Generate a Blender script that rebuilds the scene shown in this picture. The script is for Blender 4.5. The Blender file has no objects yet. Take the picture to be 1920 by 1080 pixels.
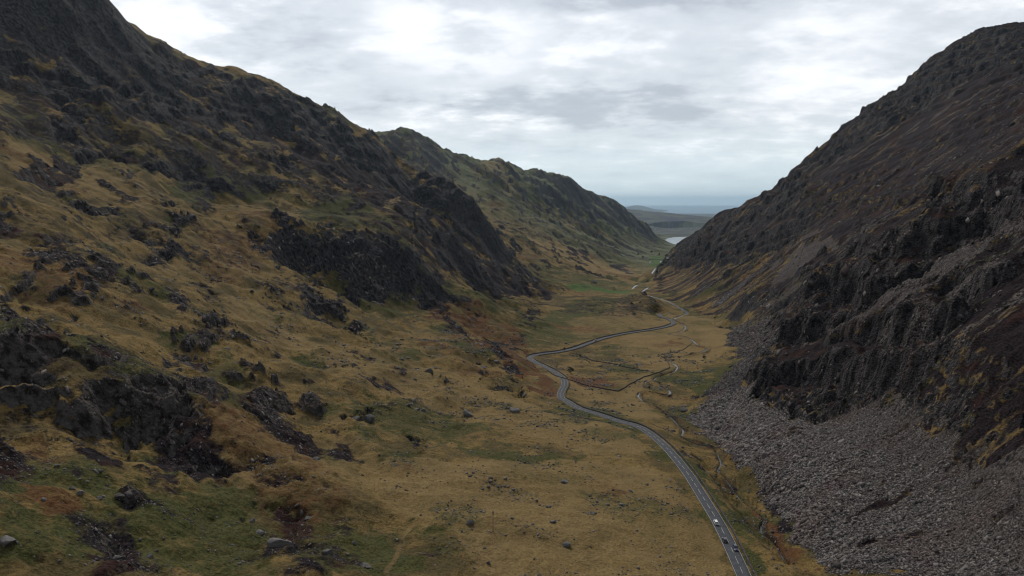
# A mountain pass seen from the air: bracken and grass hillside on the left, scree and heather on the right,
# a road and a river winding down to a lake.  Units are metres; the camera hovers 430 m above the sea.
import bpy, math, random
import numpy as np
CTRL=[[-164.0,135.0,-78.0],[-158.0,141.5,-81.5],[-151.8,147.8,-85.0],[-145.4,153.8,-88.4],[-138.7,159.6,-91.9],[-131.8,165.0,-95.3],[-125.5,171.5,-98.5],
[-119.0,177.7,-101.8],[-112.1,183.7,-105.0],[-105.0,189.5,-108.3],[-97.5,194.9,-111.7],[-89.8,200.1,-115.0],[-81.9,205.0,-118.5],[-73.7,210.0,-120.5],[-65.4,214.7,-122.5],
[-56.7,219.1,-124.6],[-47.8,223.2,-126.7],[-38.7,226.9,-128.8],[-29.3,230.2,-130.9],[-19.7,233.2,-133.1],[-10.0,235.8,-135.3],[0.0,238.0,-137.5],[9.5,241.6,-139.2],
[19.3,244.9,-140.9],[29.4,247.9,-142.6],[39.8,250.5,-144.3],[50.4,252.7,-146.0],[65.7,255.7,-147.5],[81.5,257.9,-149.0],[-180.0,150.0,-70.9],[-174.7,158.4,-74.6],
[-169.0,166.6,-78.4],[-163.0,174.6,-82.1],[-156.6,182.4,-86.0],[-149.9,190.0,-89.9],[-144.4,198.6,-93.6],[-138.4,207.2,-97.4],[-132.1,215.6,-101.3],[-125.3,223.9,-105.2],
[-118.1,232.0,-109.3],[-110.4,240.0,-113.5],[-100.8,246.5,-115.9],[-90.9,252.6,-118.3],[-80.6,258.3,-120.8],[-70.0,263.6,-123.3],[-59.1,268.5,-125.8],[-47.9,273.0,-128.4],
[-36.4,277.0,-131.0],[-25.4,282.3,-132.9],[-14.1,287.1,-134.9],[-2.4,291.6,-136.9],[9.7,295.7,-138.9],[22.1,299.3,-140.9],[34.8,302.4,-143.0],[46.9,306.2,-144.5],
[59.4,309.6,-146.0],[72.3,312.5,-147.5],[85.4,315.1,-149.0],[-204.7,185.0,-71.7],[-200.9,198.1,-75.6],[-196.4,211.3,-79.6],[-191.3,224.6,-83.8],[-185.5,238.0,-88.2],
[-170.0,244.5,-91.5],[-154.4,250.0,-94.7],[-151.6,262.1,-95.7],[-148.4,274.4,-96.7],[-144.7,287.1,-97.7],[-140.5,300.0,-98.6],[-127.3,301.1,-103.5],[-114.2,301.6,-108.3],
[-101.2,301.7,-112.9],[-88.4,301.3,-117.4],[-75.9,300.4,-121.8],[-63.5,299.0,-126.0],[-51.6,305.6,-128.3],[-39.3,311.7,-130.7],[-26.6,317.5,-133.1],[-13.5,322.7,-135.5],
[0.0,327.5,-138.0],[12.9,333.5,-140.1],[26.3,339.2,-142.3],[40.2,344.5,-144.5],[54.5,349.3,-146.7],[69.3,353.6,-149.0],[-123.0,270.0,-104.6],[-120.2,281.9,-107.5],
[-116.9,294.0,-110.5],[-113.3,306.5,-113.6],[-109.3,319.3,-116.8],[-104.7,332.5,-120.1],[-99.7,345.9,-123.4],[-94.2,359.6,-126.8],[-88.2,373.7,-130.4],[-81.7,388.0,-134.0],
[-66.4,396.7,-136.5],[-50.6,404.8,-139.1],[-34.3,412.4,-141.7],[-17.4,419.3,-144.3],[0.0,425.7,-147.0],[18.3,426.3,-149.3],[36.8,426.2,-151.7],[55.2,425.3,-154.0],
[80.4,412.9,-153.0],[-252.2,250.0,-63.5],[-242.7,263.7,-62.2],[-232.4,277.0,-60.9],[-221.5,290.0,-59.5],[-205.5,300.0,-64.0],[-187.8,310.0,-68.7],[-174.9,317.8,-78.3],
[-161.6,325.0,-87.9],[-309.6,310.0,-53.6],[-291.4,319.3,-54.2],[-273.1,327.6,-54.8],[-254.7,335.0,-55.3],[-239.6,352.8,-62.5],[-223.3,370.0,-70.0],[-207.5,377.3,-81.9],
[-191.4,384.0,-93.8],[-175.2,390.0,-105.5],[-164.7,406.7,-109.9],[-153.4,423.3,-114.4],[-141.2,440.0,-119.1],[-120.3,455.4,-126.9],[-98.2,470.0,-134.9],
[-178.2,560.0,-115.0],[-145.8,591.0,-121.3],[-113.3,607.3,-130.7],[-79.4,622.0,-140.3],[-53.5,610.4,-147.6],[-28.7,598.0,-154.4],[-9.3,581.6,-158.5],[9.1,565.0,-162.2],
[30.4,540.0,-163.1],[-194.0,680.0,-117.7],[-171.3,706.9,-126.0],[-146.9,733.6,-134.7],[-120.7,760.0,-143.7],[-69.0,790.0,-152.6],[-50.2,759.1,-153.8],[-32.8,729.1,-154.6],
[-16.7,700.0,-155.1],[15.8,660.0,-167.8],[24.5,610.0,-170.1],[50.5,480.8,-158.0],[15.2,471.7,-155.0],[-336.9,340.0,-37.1],[-326.1,360.2,-37.2],[-314.3,380.2,-37.3],
[-301.4,400.0,-37.4],[-297.7,425.9,-42.1],[-292.9,452.5,-47.1],[-286.9,480.0,-52.4],[-283.9,502.7,-56.9],[-280.3,526.0,-61.7],[-275.9,550.0,-66.7],[-270.8,574.7,-71.9],
[-264.9,600.0,-77.4],[-250.8,629.6,-83.7],[-235.2,659.6,-90.3],[-217.9,690.0,-97.3],[-202.1,725.8,-107.1],[-184.4,762.5,-117.6],[-164.6,800.0,-128.8],[-137.1,827.1,-136.3],
[-107.8,853.8,-144.1],[-76.7,880.0,-152.3],[-43.0,905.4,-160.2],[-7.4,930.0,-168.4],[-410.6,420.0,0.0],[-406.4,444.3,-1.9],[-401.2,469.1,-3.8],[-395.1,494.4,-5.9],
[-388.0,520.0,-8.0],[-386.9,548.6,-9.6],[-385.0,578.1,-11.2],[-382.2,608.6,-13.0],[-378.4,640.0,-14.8],[-368.6,669.3,-17.5],[-357.5,699.1,-20.3],[-345.2,729.3,-23.3],
[-331.6,760.0,-26.4],[-302.7,790.8,-30.0],[-271.7,820.8,-33.7],[-238.7,850.0,-37.5],[-211.4,875.3,-38.6],[-182.5,900.0,-39.7],[-139.8,940.0,-65.7],[-119.3,950.0,-88.8],
[-251.2,800.0,-74.8],[-214.0,825.0,-86.9],[-162.6,860.0,-107.6],[-120.6,900.0,-116.2],[-52.1,1100.0,-155.1],[-25.2,1064.7,-160.7],[0.0,1030.0,-165.8],[31.7,1000.0,-181.1],
[-382.3,880.0,0.0],[-348.5,914.3,-3.6],[-312.4,947.7,-7.4],[-274.1,980.0,-11.3],[-242.0,1007.4,-13.0],[-208.3,1034.1,-14.6],[-173.0,1060.0,-16.4],[-150.9,1099.3,-25.5],
[-126.9,1139.3,-35.3],[-101.2,1180.0,-45.6],[-58.4,1240.0,-115.9],[-9.9,1260.0,-157.6],[41.1,1300.0,-188.5],[-538.1,560.0,76.3],[-534.2,593.8,74.7],[-529.1,628.4,73.0],
[-522.7,663.8,71.2],[-514.9,700.0,69.2],[-511.9,735.9,69.0],[-507.8,772.9,68.8],[-502.6,810.9,68.4],[-496.2,850.0,68.0],[-447.1,880.0,53.8],[-418.9,920.3,48.9],
[-388.3,960.4,43.7],[-355.2,1000.0,38.3],[-336.5,1039.4,39.8],[-316.1,1079.4,41.3],[-294.0,1120.0,42.9],[-265.0,1184.0,33.9],[-232.2,1250.0,24.0],[-202.1,1304.4,2.4],
[-169.1,1360.0,-21.0],[-665.1,700.0,157.1],[-652.4,749.2,154.1],[-637.2,799.3,150.8],[-619.3,850.0,147.2],[-571.4,876.3,129.8],[-522.4,900.0,112.5],[-496.2,949.9,109.6],
[-467.0,1000.0,106.3],[-454.1,1048.7,111.4],[-439.3,1098.7,116.7],[-422.6,1150.0,122.3],[-379.5,1180.7,107.5],[-334.7,1210.0,92.3],[-302.5,1269.4,77.3],
[-266.7,1330.0,61.1],[-795.7,850.0,288.2],[-759.5,884.9,281.5],[-721.7,918.3,274.8],[-682.6,950.0,268.1],[-610.8,1000.0,224.5],[-577.0,1040.4,206.1],[-541.0,1080.0,187.1],
[-505.6,1120.4,181.3],[-468.0,1160.0,175.2],[-394.3,1230.0,158.4],[-361.7,1279.9,142.9],[-326.3,1330.0,126.5],[-258.7,1400.0,85.6],[-1051.7,1000.0,571.8],
[-988.2,1080.0,552.5],[-921.2,1096.4,525.3],[-855.2,1109.7,499.0],[-790.0,1120.0,473.6],[-702.1,1100.0,380.8],[-633.9,1100.0,310.4],[-597.2,1150.0,274.8],
[-570.8,1200.0,256.2],[-548.6,1250.0,246.8],[-517.7,1290.0,248.1],[-451.2,1350.0,225.9],[-389.8,1420.0,195.5],[-345.9,1460.0,172.7],[-308.1,1490.0,151.7],
[-265.2,1500.0,112.1],[-224.0,1490.0,74.1],[-160.1,1480.0,47.7],[-112.2,1480.0,31.8],[-86.0,1480.0,9.1],[-71.1,1475.0,-17.1],[-61.6,1465.0,-51.0],[-54.5,1455.0,-73.3],
[-206.0,1440.0,38.7],[-156.6,1445.0,22.2],[-112.4,1450.0,5.6],[-90.5,1455.0,-22.4],[-182.4,1380.0,-26.6],[-129.8,1390.0,-37.6],[-87.4,1400.0,-65.0],[-60.6,1410.0,-76.5],
[-51.8,1440.0,-91.6],[-31.4,1430.0,-122.4],[0.0,1420.0,-143.9],[44.4,1410.0,-165.2],[88.4,1400.0,-188.5],[-1566.7,1700.0,777.3],[-1473.6,1704.3,736.8],[-1382.7,1705.7,697.8],
[-1294.2,1704.2,660.3],[-1208.0,1700.0,624.3],[-1096.3,1702.5,493.2],[-987.9,1700.0,369.2],[-893.8,1752.6,300.5],[-796.9,1800.0,231.8],[-720.8,1851.5,195.8],
[-641.8,1900.0,159.2],[-568.6,1936.1,132.0],[-493.7,1969.5,104.5],[-416.9,2000.0,76.6],[-324.1,1951.0,21.9],[-236.3,1900.0,-29.3],[-158.2,1850.7,-60.9],
[-84.3,1800.0,-90.6],[-27.0,1720.0,-147.2],[-2155.5,3000.0,846.6],[-1947.1,3004.9,735.1],[-1745.1,3000.0,629.7],[-1603.1,3005.2,553.4],[-1463.7,3005.1,479.7],
[-1326.9,3000.0,408.6],[-1148.1,2953.1,345.7],[-977.7,2900.0,286.6],[-851.7,2851.5,260.0],[-730.8,2800.0,234.6],[-13.7,1750.0,-136.0],[55.0,1750.0,-177.4],
[164.4,1740.0,-208.0],[244.1,1720.0,-223.4],[299.9,1690.0,-224.8],[81.3,1470.0,-210.8],[138.0,1520.0,-209.5],[-663.3,2700.0,226.2],[-567.6,2850.0,288.1],
[-482.3,3000.0,316.8],[-425.2,3050.0,310.6],[-380.6,3100.0,273.8],[-357.8,3150.0,273.4],[-316.9,3220.0,228.5],[-284.1,3300.0,246.6],[-230.3,3400.0,210.4],
[-161.7,3500.0,205.9],[-95.9,3560.0,220.3],[-49.9,3600.0,220.0],[-14.3,3700.0,203.7],[41.0,3800.0,171.6],[121.8,3950.0,199.4],[185.1,4000.0,183.7],[234.2,4100.0,169.6],
[298.1,4200.0,186.5],[403.5,4350.0,123.5],[528.4,4550.0,76.9],[669.9,4800.0,25.8],[776.4,5000.0,-30.8],[872.4,5100.0,-90.5],[972.0,5200.0,-160.7],[1095.5,5300.0,-229.7],
[1245.3,5500.0,-281.2],[-596.8,2992.5,271.0],[-507.1,3150.0,299.5],[-447.0,3202.5,292.5],[-400.1,3255.0,253.1],[-376.1,3307.5,252.2],[-333.2,3381.0,204.1],
[-298.7,3465.0,222.3],[-242.2,3570.0,183.0],[-170.0,3675.0,177.2],[-100.8,3738.0,191.6],[-52.5,3780.0,190.8],[-15.0,3885.0,172.5],[43.1,3990.0,137.6],[128.1,4147.5,165.2],
[194.6,4200.0,148.1],[246.2,4305.0,132.1],[313.4,4410.0,148.7],[424.3,4567.5,80.7],[555.5,4777.5,29.4],[704.3,5040.0,-27.2],[816.3,5250.0,-89.1],[917.3,5355.0,-153.1],
[1021.9,5460.0,-228.2],[1151.9,5565.0,-301.9],[1309.4,5775.0,-358.4],[-650.2,3249.0,205.9],[-552.5,3420.0,232.3],[-487.0,3477.0,223.0],[-435.9,3534.0,178.4],
[-409.8,3591.0,175.8],[-363.0,3670.8,121.0],[-325.4,3762.0,138.4],[-263.8,3876.0,92.2],[-185.2,3990.0,82.7],[-109.9,4058.4,96.6],[-57.1,4104.0,94.5],[-16.3,4218.0,71.3],
[47.0,4332.0,30.0],[139.5,4503.0,55.4],[212.1,4560.0,35.1],[268.2,4674.0,14.4],[341.5,4788.0,29.5],[462.3,4959.0,-49.7],[605.3,5187.0,-112.1],[767.3,5472.0,-181.9],
[889.4,5700.0,-255.9],[999.4,5814.0,-329.0],[-560.5,2600.0,158.9],[-473.3,2675.9,153.2],[-381.5,2750.0,147.2],[-318.3,2849.3,136.2],[-250.4,2950.0,124.2],
[-143.6,3100.0,118.7],[0.0,3300.0,88.6],[80.0,3447.7,86.0],[167.1,3600.0,82.9],[264.5,3795.8,58.3],[372.0,4000.0,30.8],[471.9,4196.0,0.0],[580.9,4400.0,-33.9],
[768.3,4700.0,-127.1],[965.6,4950.0,-230.0],[1106.2,5150.0,-279.4],[-356.5,2300.0,17.7],[-285.2,2375.2,-0.1],[-209.3,2450.0,-18.9],[-137.2,2525.1,-29.2],
[-60.6,2600.0,-40.1],[-14.0,2697.3,-48.5],[36.3,2797.3,-57.6],[90.3,2900.0,-67.2],[140.6,3013.0,-73.7],[194.8,3129.6,-80.5],[253.0,3250.0,-87.9],[330.7,3397.3,-108.9],
[415.0,3550.0,-131.8],[507.8,3721.6,-155.5],[608.7,3900.0,-181.2],[703.4,4095.6,-211.0],[806.3,4300.0,-243.4],[970.9,4600.0,-278.3],[-73.7,2100.0,-81.2],
[-17.6,2250.0,-99.3],[45.5,2330.0,-121.0],[100.0,2438.1,-137.0],[159.5,2550.0,-154.3],[229.8,2672.8,-170.0],[306.7,2800.0,-186.9],[374.2,2898.8,-203.7],
[446.3,3000.0,-221.4],[521.1,3169.7,-237.6],[603.1,3348.2,-255.0],[653.7,3271.5,-262.0],[-30.5,1950.0,-128.6],[-0.0,2030.5,-133.9],[33.1,2113.8,-139.4],
[68.8,2200.0,-145.1],[164.2,2330.0,-177.5],[263.5,2400.0,-209.2],[342.0,2420.0,-230.0],[350.7,2319.2,-232.3],[358.1,2222.4,-234.0],[0.0,1850.0,-158.3],[45.0,1915.5,-168.9],
[93.3,1982.1,-179.9],[144.8,2050.0,-191.6],[225.6,2050.0,-215.9],[292.4,1955.4,-226.0],[-899.9,4500.0,309.1],[-647.1,4557.1,242.9],[-390.7,4600.0,176.2],
[-222.0,4799.4,147.0],[-38.7,5000.0,115.1],[93.3,5164.8,92.5],[233.9,5331.6,68.3],[383.7,5500.0,42.3],[535.0,5746.1,-11.0],[699.2,6000.0,-69.4],[825.4,6245.7,-108.4],
[960.9,6500.0,-150.5],[87.0,215.2,-147.5],[89.2,226.6,-148.1],[91.4,238.6,-148.5],[93.6,258.7,-149.5],[94.9,270.8,-149.9],[96.1,283.3,-150.0],[97.9,308.1,-150.5],
[98.7,334.5,-151.0],[99.2,351.7,-151.6],[99.5,369.7,-152.0],[99.2,385.7,-152.8],[98.8,402.4,-153.5],[97.2,428.0,-155.0],[93.8,454.7,-157.0],[88.1,473.9,-158.5],
[78.8,488.2,-160.0],[66.2,512.7,-162.5],[53.8,534.5,-164.5],[46.8,559.0,-166.5],[42.5,575.2,-167.5],[44.1,597.3,-169.0],[49.4,628.1,-171.0],[51.0,656.5,-172.8],
[46.3,688.5,-175.0],[37.6,724.0,-177.5],[27.8,755.6,-179.7],[21.8,780.7,-181.2],[24.3,802.8,-182.4],[39.2,818.9,-183.4],[60.0,835.9,-184.5],[82.8,866.0,-186.2],
[109.5,917.0,-189.0],[138.1,964.7,-191.8],[177.0,1012.7,-194.8],[217.2,1052.2,-197.3],[251.3,1092.1,-199.5],[272.3,1133.0,-201.5],[277.9,1184.5,-204.0],
[272.3,1227.7,-206.5],[279.5,1279.1,-209.0],[120.2,271.4,-158.0],[122.0,288.0,-158.3],[121.5,313.2,-159.0],[128.2,330.0,-159.5],[125.5,351.8,-160.3],[125.9,367.8,-160.8],
[126.2,384.4,-161.0],[131.0,410.5,-161.8],[133.6,441.4,-162.8],[119.1,463.7,-164.0],[122.2,483.5,-165.3],[125.4,504.1,-166.5],[123.6,528.4,-168.3],[121.4,553.8,-170.0],
[114.3,592.4,-173.0],[124.3,623.9,-175.5],[142.9,613.0,-176.5],[149.1,649.8,-178.5],[146.2,685.8,-180.5],[171.8,720.3,-182.5],[188.2,774.7,-185.5],[186.9,818.6,-188.0],
[233.6,849.2,-189.5],[254.8,909.0,-192.5],[257.0,961.6,-194.3],[239.6,998.0,-196.0],[257.0,1037.0,-197.8],[283.4,1102.4,-200.5],[287.1,1176.1,-203.5],[311.4,1236.5,-206.0],
[337.8,1334.5,-209.5],[340.2,1399.6,-211.9],[342.1,1467.8,-214.0],[335.6,1531.8,-216.6],[327.9,1598.2,-219.0],[336.4,1675.8,-221.6],[344.9,1757.1,-224.0],
[318.3,1795.2,-226.0],[352.2,1903.0,-229.0],[391.1,1971.6,-231.0],[428.1,2029.8,-233.0],[455.4,2144.7,-236.0],[474.9,2306.1,-241.0],[504.5,2423.2,-244.6],
[535.9,2546.2,-248.0],[571.1,2675.0,-252.1],[608.6,2810.3,-256.0],[645.0,2957.9,-260.1],[683.5,3113.2,-264.0],[548.6,2587.3,-252.0],[575.6,2701.3,-255.5],
[633.6,2944.8,-262.0],[664.7,3074.6,-264.9],[697.4,3210.1,-267.6],[731.6,3351.6,-269.9],[767.5,3499.3,-272.0],[808.7,3661.8,-277.8],[852.1,3831.9,-283.4],
[897.7,4009.9,-289.1],[945.8,4196.1,-294.6],[996.3,4390.9,-300.0],[1050.4,4603.7,-307.3],[1107.4,4826.8,-314.7],[1167.4,5060.7,-322.0],[101.5,704.2,-179.0],
[94.2,736.2,-181.1],[86.1,769.5,-183.0],[101.9,798.4,-185.0],[118.8,828.1,-186.8],[136.8,858.8,-188.5],[156.0,890.4,-190.0],[197.1,917.2,-192.0],[296.1,930.4,-191.0],
[280.3,888.7,-189.7],[265.3,848.9,-188.1],[251.1,810.9,-186.3],[237.6,774.6,-184.3],[224.8,739.9,-182.0],[212.2,710.1,-180.5],[200.2,681.6,-178.8],[188.9,654.1,-177.0],
[197.1,682.0,-179.8],[205.8,711.0,-182.5],[214.8,741.4,-185.1],[224.2,772.9,-187.6],[234.0,805.9,-190.0],[244.2,840.2,-192.3],[254.9,876.0,-194.3],[266.1,913.4,-196.3],
[277.7,952.3,-198.0],[289.9,992.9,-199.5],[302.6,1035.2,-200.8],[315.8,1079.3,-201.8],[329.6,1125.3,-202.6],[344.1,1173.2,-203.0],[336.3,1125.7,-200.8],
[328.6,1080.1,-198.5],[321.0,1036.3,-196.0],[153.3,559.9,-170.0],[163.3,582.8,-172.2],[173.8,606.7,-174.3],[185.0,631.5,-176.2],[196.7,657.3,-178.0],[209.2,684.2,-179.6],
[222.3,712.1,-181.0],[35.5,1120.0,-184.8],[56.1,1183.4,-186.7],[79.0,1250.0,-188.2],[126.0,1330.0,-189.7],[176.8,1400.0,-195.2],[227.3,1440.0,-197.3],[267.1,1440.0,-198.5],
[281.9,1400.0,-200.8],[289.3,1330.0,-208.8],[119.9,1080.0,-191.2],[160.9,1129.4,-193.1],[205.6,1180.0,-194.7],[245.8,1170.0,-205.3],[213.0,1210.0,-200.9],
[178.0,1250.0,-196.2],[132.1,264.5,-154.0],[132.7,277.0,-155.0],[133.1,290.0,-155.8],[133.4,303.4,-156.5],[133.4,317.5,-157.0],[134.8,334.9,-157.8],[136.0,353.2,-158.3],
[136.9,372.4,-158.5],[137.4,388.8,-159.3],[137.6,405.8,-160.0],[137.7,423.5,-160.5],[138.3,442.7,-162.1],[138.6,462.7,-163.6],[138.8,483.5,-164.9],[138.7,505.2,-166.0],
[153.4,249.2,-144.0],[153.6,263.2,-144.8],[153.5,277.8,-145.4],[153.1,292.9,-145.8],[152.2,308.7,-146.0],[152.2,324.6,-147.0],[151.9,341.2,-147.9],[151.2,358.4,-148.5],
[150.2,376.4,-149.0],[151.7,393.5,-151.4],[153.0,411.3,-153.7],[154.2,429.9,-155.9],[155.2,449.2,-158.0],[156.0,469.3,-160.1],[156.6,490.3,-162.1],[157.0,512.1,-164.0],
[182.1,228.0,-131.7],[184.0,239.9,-133.2],[185.7,252.2,-134.5],[187.2,264.9,-135.8],[188.5,278.2,-137.0],[189.6,292.0,-138.1],[187.8,310.6,-137.6],[185.4,329.9,-136.7],
[182.2,350.0,-135.6],[179.7,369.3,-137.7],[176.4,389.3,-139.6],[172.5,410.0,-141.6],[172.8,429.2,-143.1],[172.7,449.2,-144.5],[172.3,470.0,-145.8],[173.4,496.8,-150.4],
[174.0,525.0,-155.1],[211.8,190.0,-109.8],[220.3,199.5,-99.1],[229.2,209.5,-87.2],[238.4,220.0,-74.1],[205.4,262.0,-110.4],[209.3,279.7,-111.3],[213.0,298.3,-112.0],
[216.4,318.0,-112.5],[217.4,335.3,-111.6],[218.1,353.3,-110.6],[218.4,372.0,-109.3],[214.7,389.2,-116.9],[210.5,406.9,-124.9],[205.6,425.0,-133.3],[181.3,440.0,-145.3],
[173.6,458.0,-144.8],[233.7,402.0,-85.8],[225.7,426.7,-93.6],[216.3,452.0,-102.0],[207.3,490.0,-113.3],[199.4,520.0,-123.7],[276.1,260.0,-45.0],[267.1,272.5,-53.2],
[257.5,284.6,-61.4],[247.4,296.5,-69.8],[236.7,308.0,-78.3],[237.4,330.9,-75.8],[237.3,355.0,-72.9],[342.1,330.0,7.6],[323.0,346.1,-6.7],[303.1,361.1,-20.9],
[282.6,375.0,-35.0],[280.2,402.0,-37.5],[276.8,430.0,-40.2],[269.5,454.7,-49.8],[261.0,480.0,-60.0],[242.5,510.0,-88.2],[215.1,530.0,-108.8],[432.9,430.0,109.0],
[394.1,455.0,75.5],[353.8,480.0,39.5],[336.2,490.0,24.4],[317.5,500.0,7.7],[293.7,510.0,-12.6],[276.2,520.0,-28.2],[256.1,535.0,-50.0],[236.5,545.0,-74.7],
[217.7,560.0,-102.3],[210.3,580.0,-126.1],[606.2,600.0,134.7],[572.5,610.7,109.1],[539.0,620.0,84.4],[506.2,630.7,59.0],[473.5,640.0,34.3],[420.7,660.0,-10.2],
[392.7,680.0,-31.6],[351.5,700.0,-62.7],[318.3,720.0,-101.5],[296.0,760.0,-149.9],[277.4,790.0,-180.1],[800.8,800.0,237.2],[750.2,829.6,188.2],[698.8,856.3,140.3],
[646.7,880.0,93.6],[582.5,920.0,35.2],[545.7,950.0,-3.7],[479.9,960.0,-52.1],[404.2,950.0,-118.8],[364.9,960.0,-158.4],[321.6,940.0,-193.0],[229.8,700.3,-178.0],
[240.7,728.9,-179.9],[252.2,758.6,-181.7],[264.1,789.6,-183.3],[276.6,821.8,-184.8],[289.7,855.3,-186.0],[300.9,892.6,-188.7],[312.5,931.4,-191.2],[324.6,972.0,-193.7],
[337.2,1014.3,-195.9],[350.2,1058.5,-198.1],[363.7,1104.6,-200.0],[367.1,1167.9,-202.9],[369.8,1234.7,-205.6],[371.7,1305.0,-208.0],[368.1,1369.7,-210.5],
[363.3,1437.2,-212.9],[357.2,1507.7,-215.0],[356.8,1586.8,-218.2],[355.5,1669.9,-221.2],[353.2,1757.1,-224.0],[838.7,1150.0,190.7],[758.0,1180.0,134.3],
[695.0,1220.0,74.6],[595.8,1200.0,0.0],[535.1,1165.1,-45.9],[478.0,1130.0,-87.8],[388.7,1120.0,-149.0],[994.2,1400.0,293.8],[873.8,1400.0,211.5],[788.9,1430.0,141.3],
[683.9,1430.0,65.7],[599.7,1430.0,-11.0],[516.0,1500.0,-93.1],[422.3,1450.0,-169.9],[625.3,1550.0,0.0],[605.5,1623.9,-28.5],[582.8,1700.0,-59.1],[567.2,1773.8,-82.6],
[549.4,1850.0,-107.6],[506.0,1900.0,-147.7],[451.0,1850.0,-202.1],[381.4,1760.0,-220.2],[1489.1,1500.0,540.3],[1406.8,1526.8,476.7],[1324.9,1550.0,415.2],
[1238.0,1600.0,405.5],[1183.7,1640.0,405.0],[1136.3,1660.0,403.9],[1074.9,1660.0,390.7],[1039.5,1680.0,367.3],[1027.7,1690.0,354.7],[1003.3,1690.0,339.9],
[973.1,1700.0,309.5],[937.7,1690.0,274.0],[891.5,1720.0,240.7],[841.7,1720.0,198.4],[791.9,1720.0,150.6],[749.6,1740.0,116.9],[706.6,1760.0,67.4],[668.9,1800.0,30.4],
[641.4,1880.0,7.2],[606.3,2000.0,-30.9],[583.2,2080.0,-64.3],[553.6,2150.0,-99.9],[524.9,2200.0,-145.1],[547.1,2060.0,-111.8],[505.4,2080.0,-169.8],[460.2,2020.0,-204.7],
[2406.9,2400.0,677.3],[2257.9,2434.5,602.5],[2111.1,2462.5,530.7],[1966.8,2484.3,462.0],[1825.0,2500.0,396.1],[1686.8,2505.2,331.0],[1551.8,2505.1,268.8],
[1420.2,2500.0,209.5],[1293.9,2505.0,130.3],[1169.9,2504.9,54.0],[1048.4,2500.0,-19.3],[875.5,2550.0,-118.5],[692.5,2600.0,-202.1],[592.0,2500.0,-214.0],
[5085.3,5000.0,866.1],[4788.2,5018.5,784.4],[4498.9,5027.2,706.4],[4217.3,5026.7,632.2],[3943.6,5017.5,561.5],[3677.9,5000.0,494.2],[3397.4,5010.6,388.4],
[3123.6,5010.4,287.6],[2856.8,5000.0,191.5],[2645.2,4903.1,132.4],[2443.0,4804.3,76.9],[2249.6,4704.1,24.9],[2065.0,4602.5,-23.8],[1888.9,4500.0,-69.4],
[1542.8,4500.0,-156.6],[1299.9,4500.0,-226.6],[-1171.3,1110.0,606.6],[-1092.6,1190.0,578.2],[-1017.4,1206.8,546.9],[-943.4,1220.1,516.8],[-870.6,1230.0,487.7],
[-775.1,1210.0,386.3],[-699.8,1210.0,308.4],[-656.7,1260.0,266.3],[-625.4,1310.0,243.3],[-599.0,1360.0,230.6],[-563.8,1400.0,230.1],[-489.7,1460.0,203.2],
[-421.5,1530.0,167.3],[-373.3,1570.0,141.0],[-1338.3,1260.0,627.6],[-1238.3,1340.0,585.1],[-1151.8,1357.3,547.9],[-1066.8,1370.6,512.1],[-983.3,1380.0,477.7],
[-877.0,1360.0,364.3],[-791.8,1360.0,275.5],[-739.8,1410.0,223.4],[-701.8,1460.0,193.4],[-669.6,1510.0,175.3],[-628.5,1550.0,171.8],[-543.7,1610.0,137.3],
[-466.0,1680.0,92.5],[1602.7,1610.0,545.9],[1512.4,1636.9,476.1],[1422.9,1660.0,408.7],[1345.5,1706.7,401.4],[1266.7,1750.0,394.1],[1215.0,1770.0,392.1],
[1124.2,1790.0,353.5],[1071.7,1800.0,322.4],[1001.6,1800.0,251.9],[898.1,1830.0,169.9],[799.3,1850.0,82.1],[711.8,1910.0,-11.8],[681.1,1990.0,-41.5],[641.6,2110.0,-84.9],
[1800.2,1800.0,546.5],[1696.1,1827.2,465.9],[1593.2,1850.0,388.3],[1502.5,1897.1,377.1],[1410.8,1940.0,366.0],[1351.7,1960.0,362.6],[1249.3,1980.0,318.1],
[1190.4,1990.0,282.9],[1112.6,1990.0,204.2],[996.1,2020.0,111.2],[885.6,2040.0,12.6],[786.4,2100.0,-94.3],[1553.4,10000.0,-92.5],[1920.4,10300.0,-111.2],
[2284.9,10500.0,-145.7],[2537.9,10200.0,-181.0],[2820.4,9800.0,-204.2],[3104.8,9500.0,-227.4],[1470.8,9000.0,-222.4],[1849.9,8800.0,-251.5],[2210.3,8600.0,-265.8],
[2552.4,8400.0,-285.7],[1365.2,7000.0,-308.9],[1568.4,6700.0,-311.3],[1776.5,6900.0,-309.8],[2075.7,7000.0,-325.2],[1072.9,4900.0,-311.8],[1215.9,5150.0,-315.6],
[1200.2,5370.7,-314.4],[1181.2,5600.0,-312.6],[1344.8,5700.0,-318.1],[1368.9,5992.7,-320.4],[1392.0,6300.0,-322.1],[1672.4,6300.0,-322.1],[1613.2,6039.3,-323.9],
[1555.9,5789.4,-324.9],[1500.7,5549.9,-325.3],[1447.3,5320.2,-325.2],[1395.9,5100.0,-324.5],[-9033.3,10032.5,-425.0],[-13382.6,14862.9,-425.0],[-23419.6,26010.1,-425.0],
[-46839.1,52020.1,-425.0],[-5687.6,6316.7,-124.0],[-7935.1,10921.7,-425.0],[-11755.7,16180.3,-425.0],[-20572.5,28315.6,-425.0],[-41145.0,56631.2,-425.0],
[-4996.2,6876.6,-142.0],[-6750.0,11691.3,-425.0],[-10000.0,17320.5,-425.0],[-17500.0,30310.9,-425.0],[-35000.0,60621.8,-425.0],[-4250.0,7361.2,-160.0],[-5490.9,12332.9,-425.0],
[-8134.7,18270.9,-425.0],[-14235.8,31974.1,-425.0],[-28471.6,63948.2,-425.0],[-3457.3,7765.1,-178.0],[-4171.7,12839.3,-425.0],[-6180.3,19021.1,-425.0],[-10815.6,33287.0,-425.0],
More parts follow.
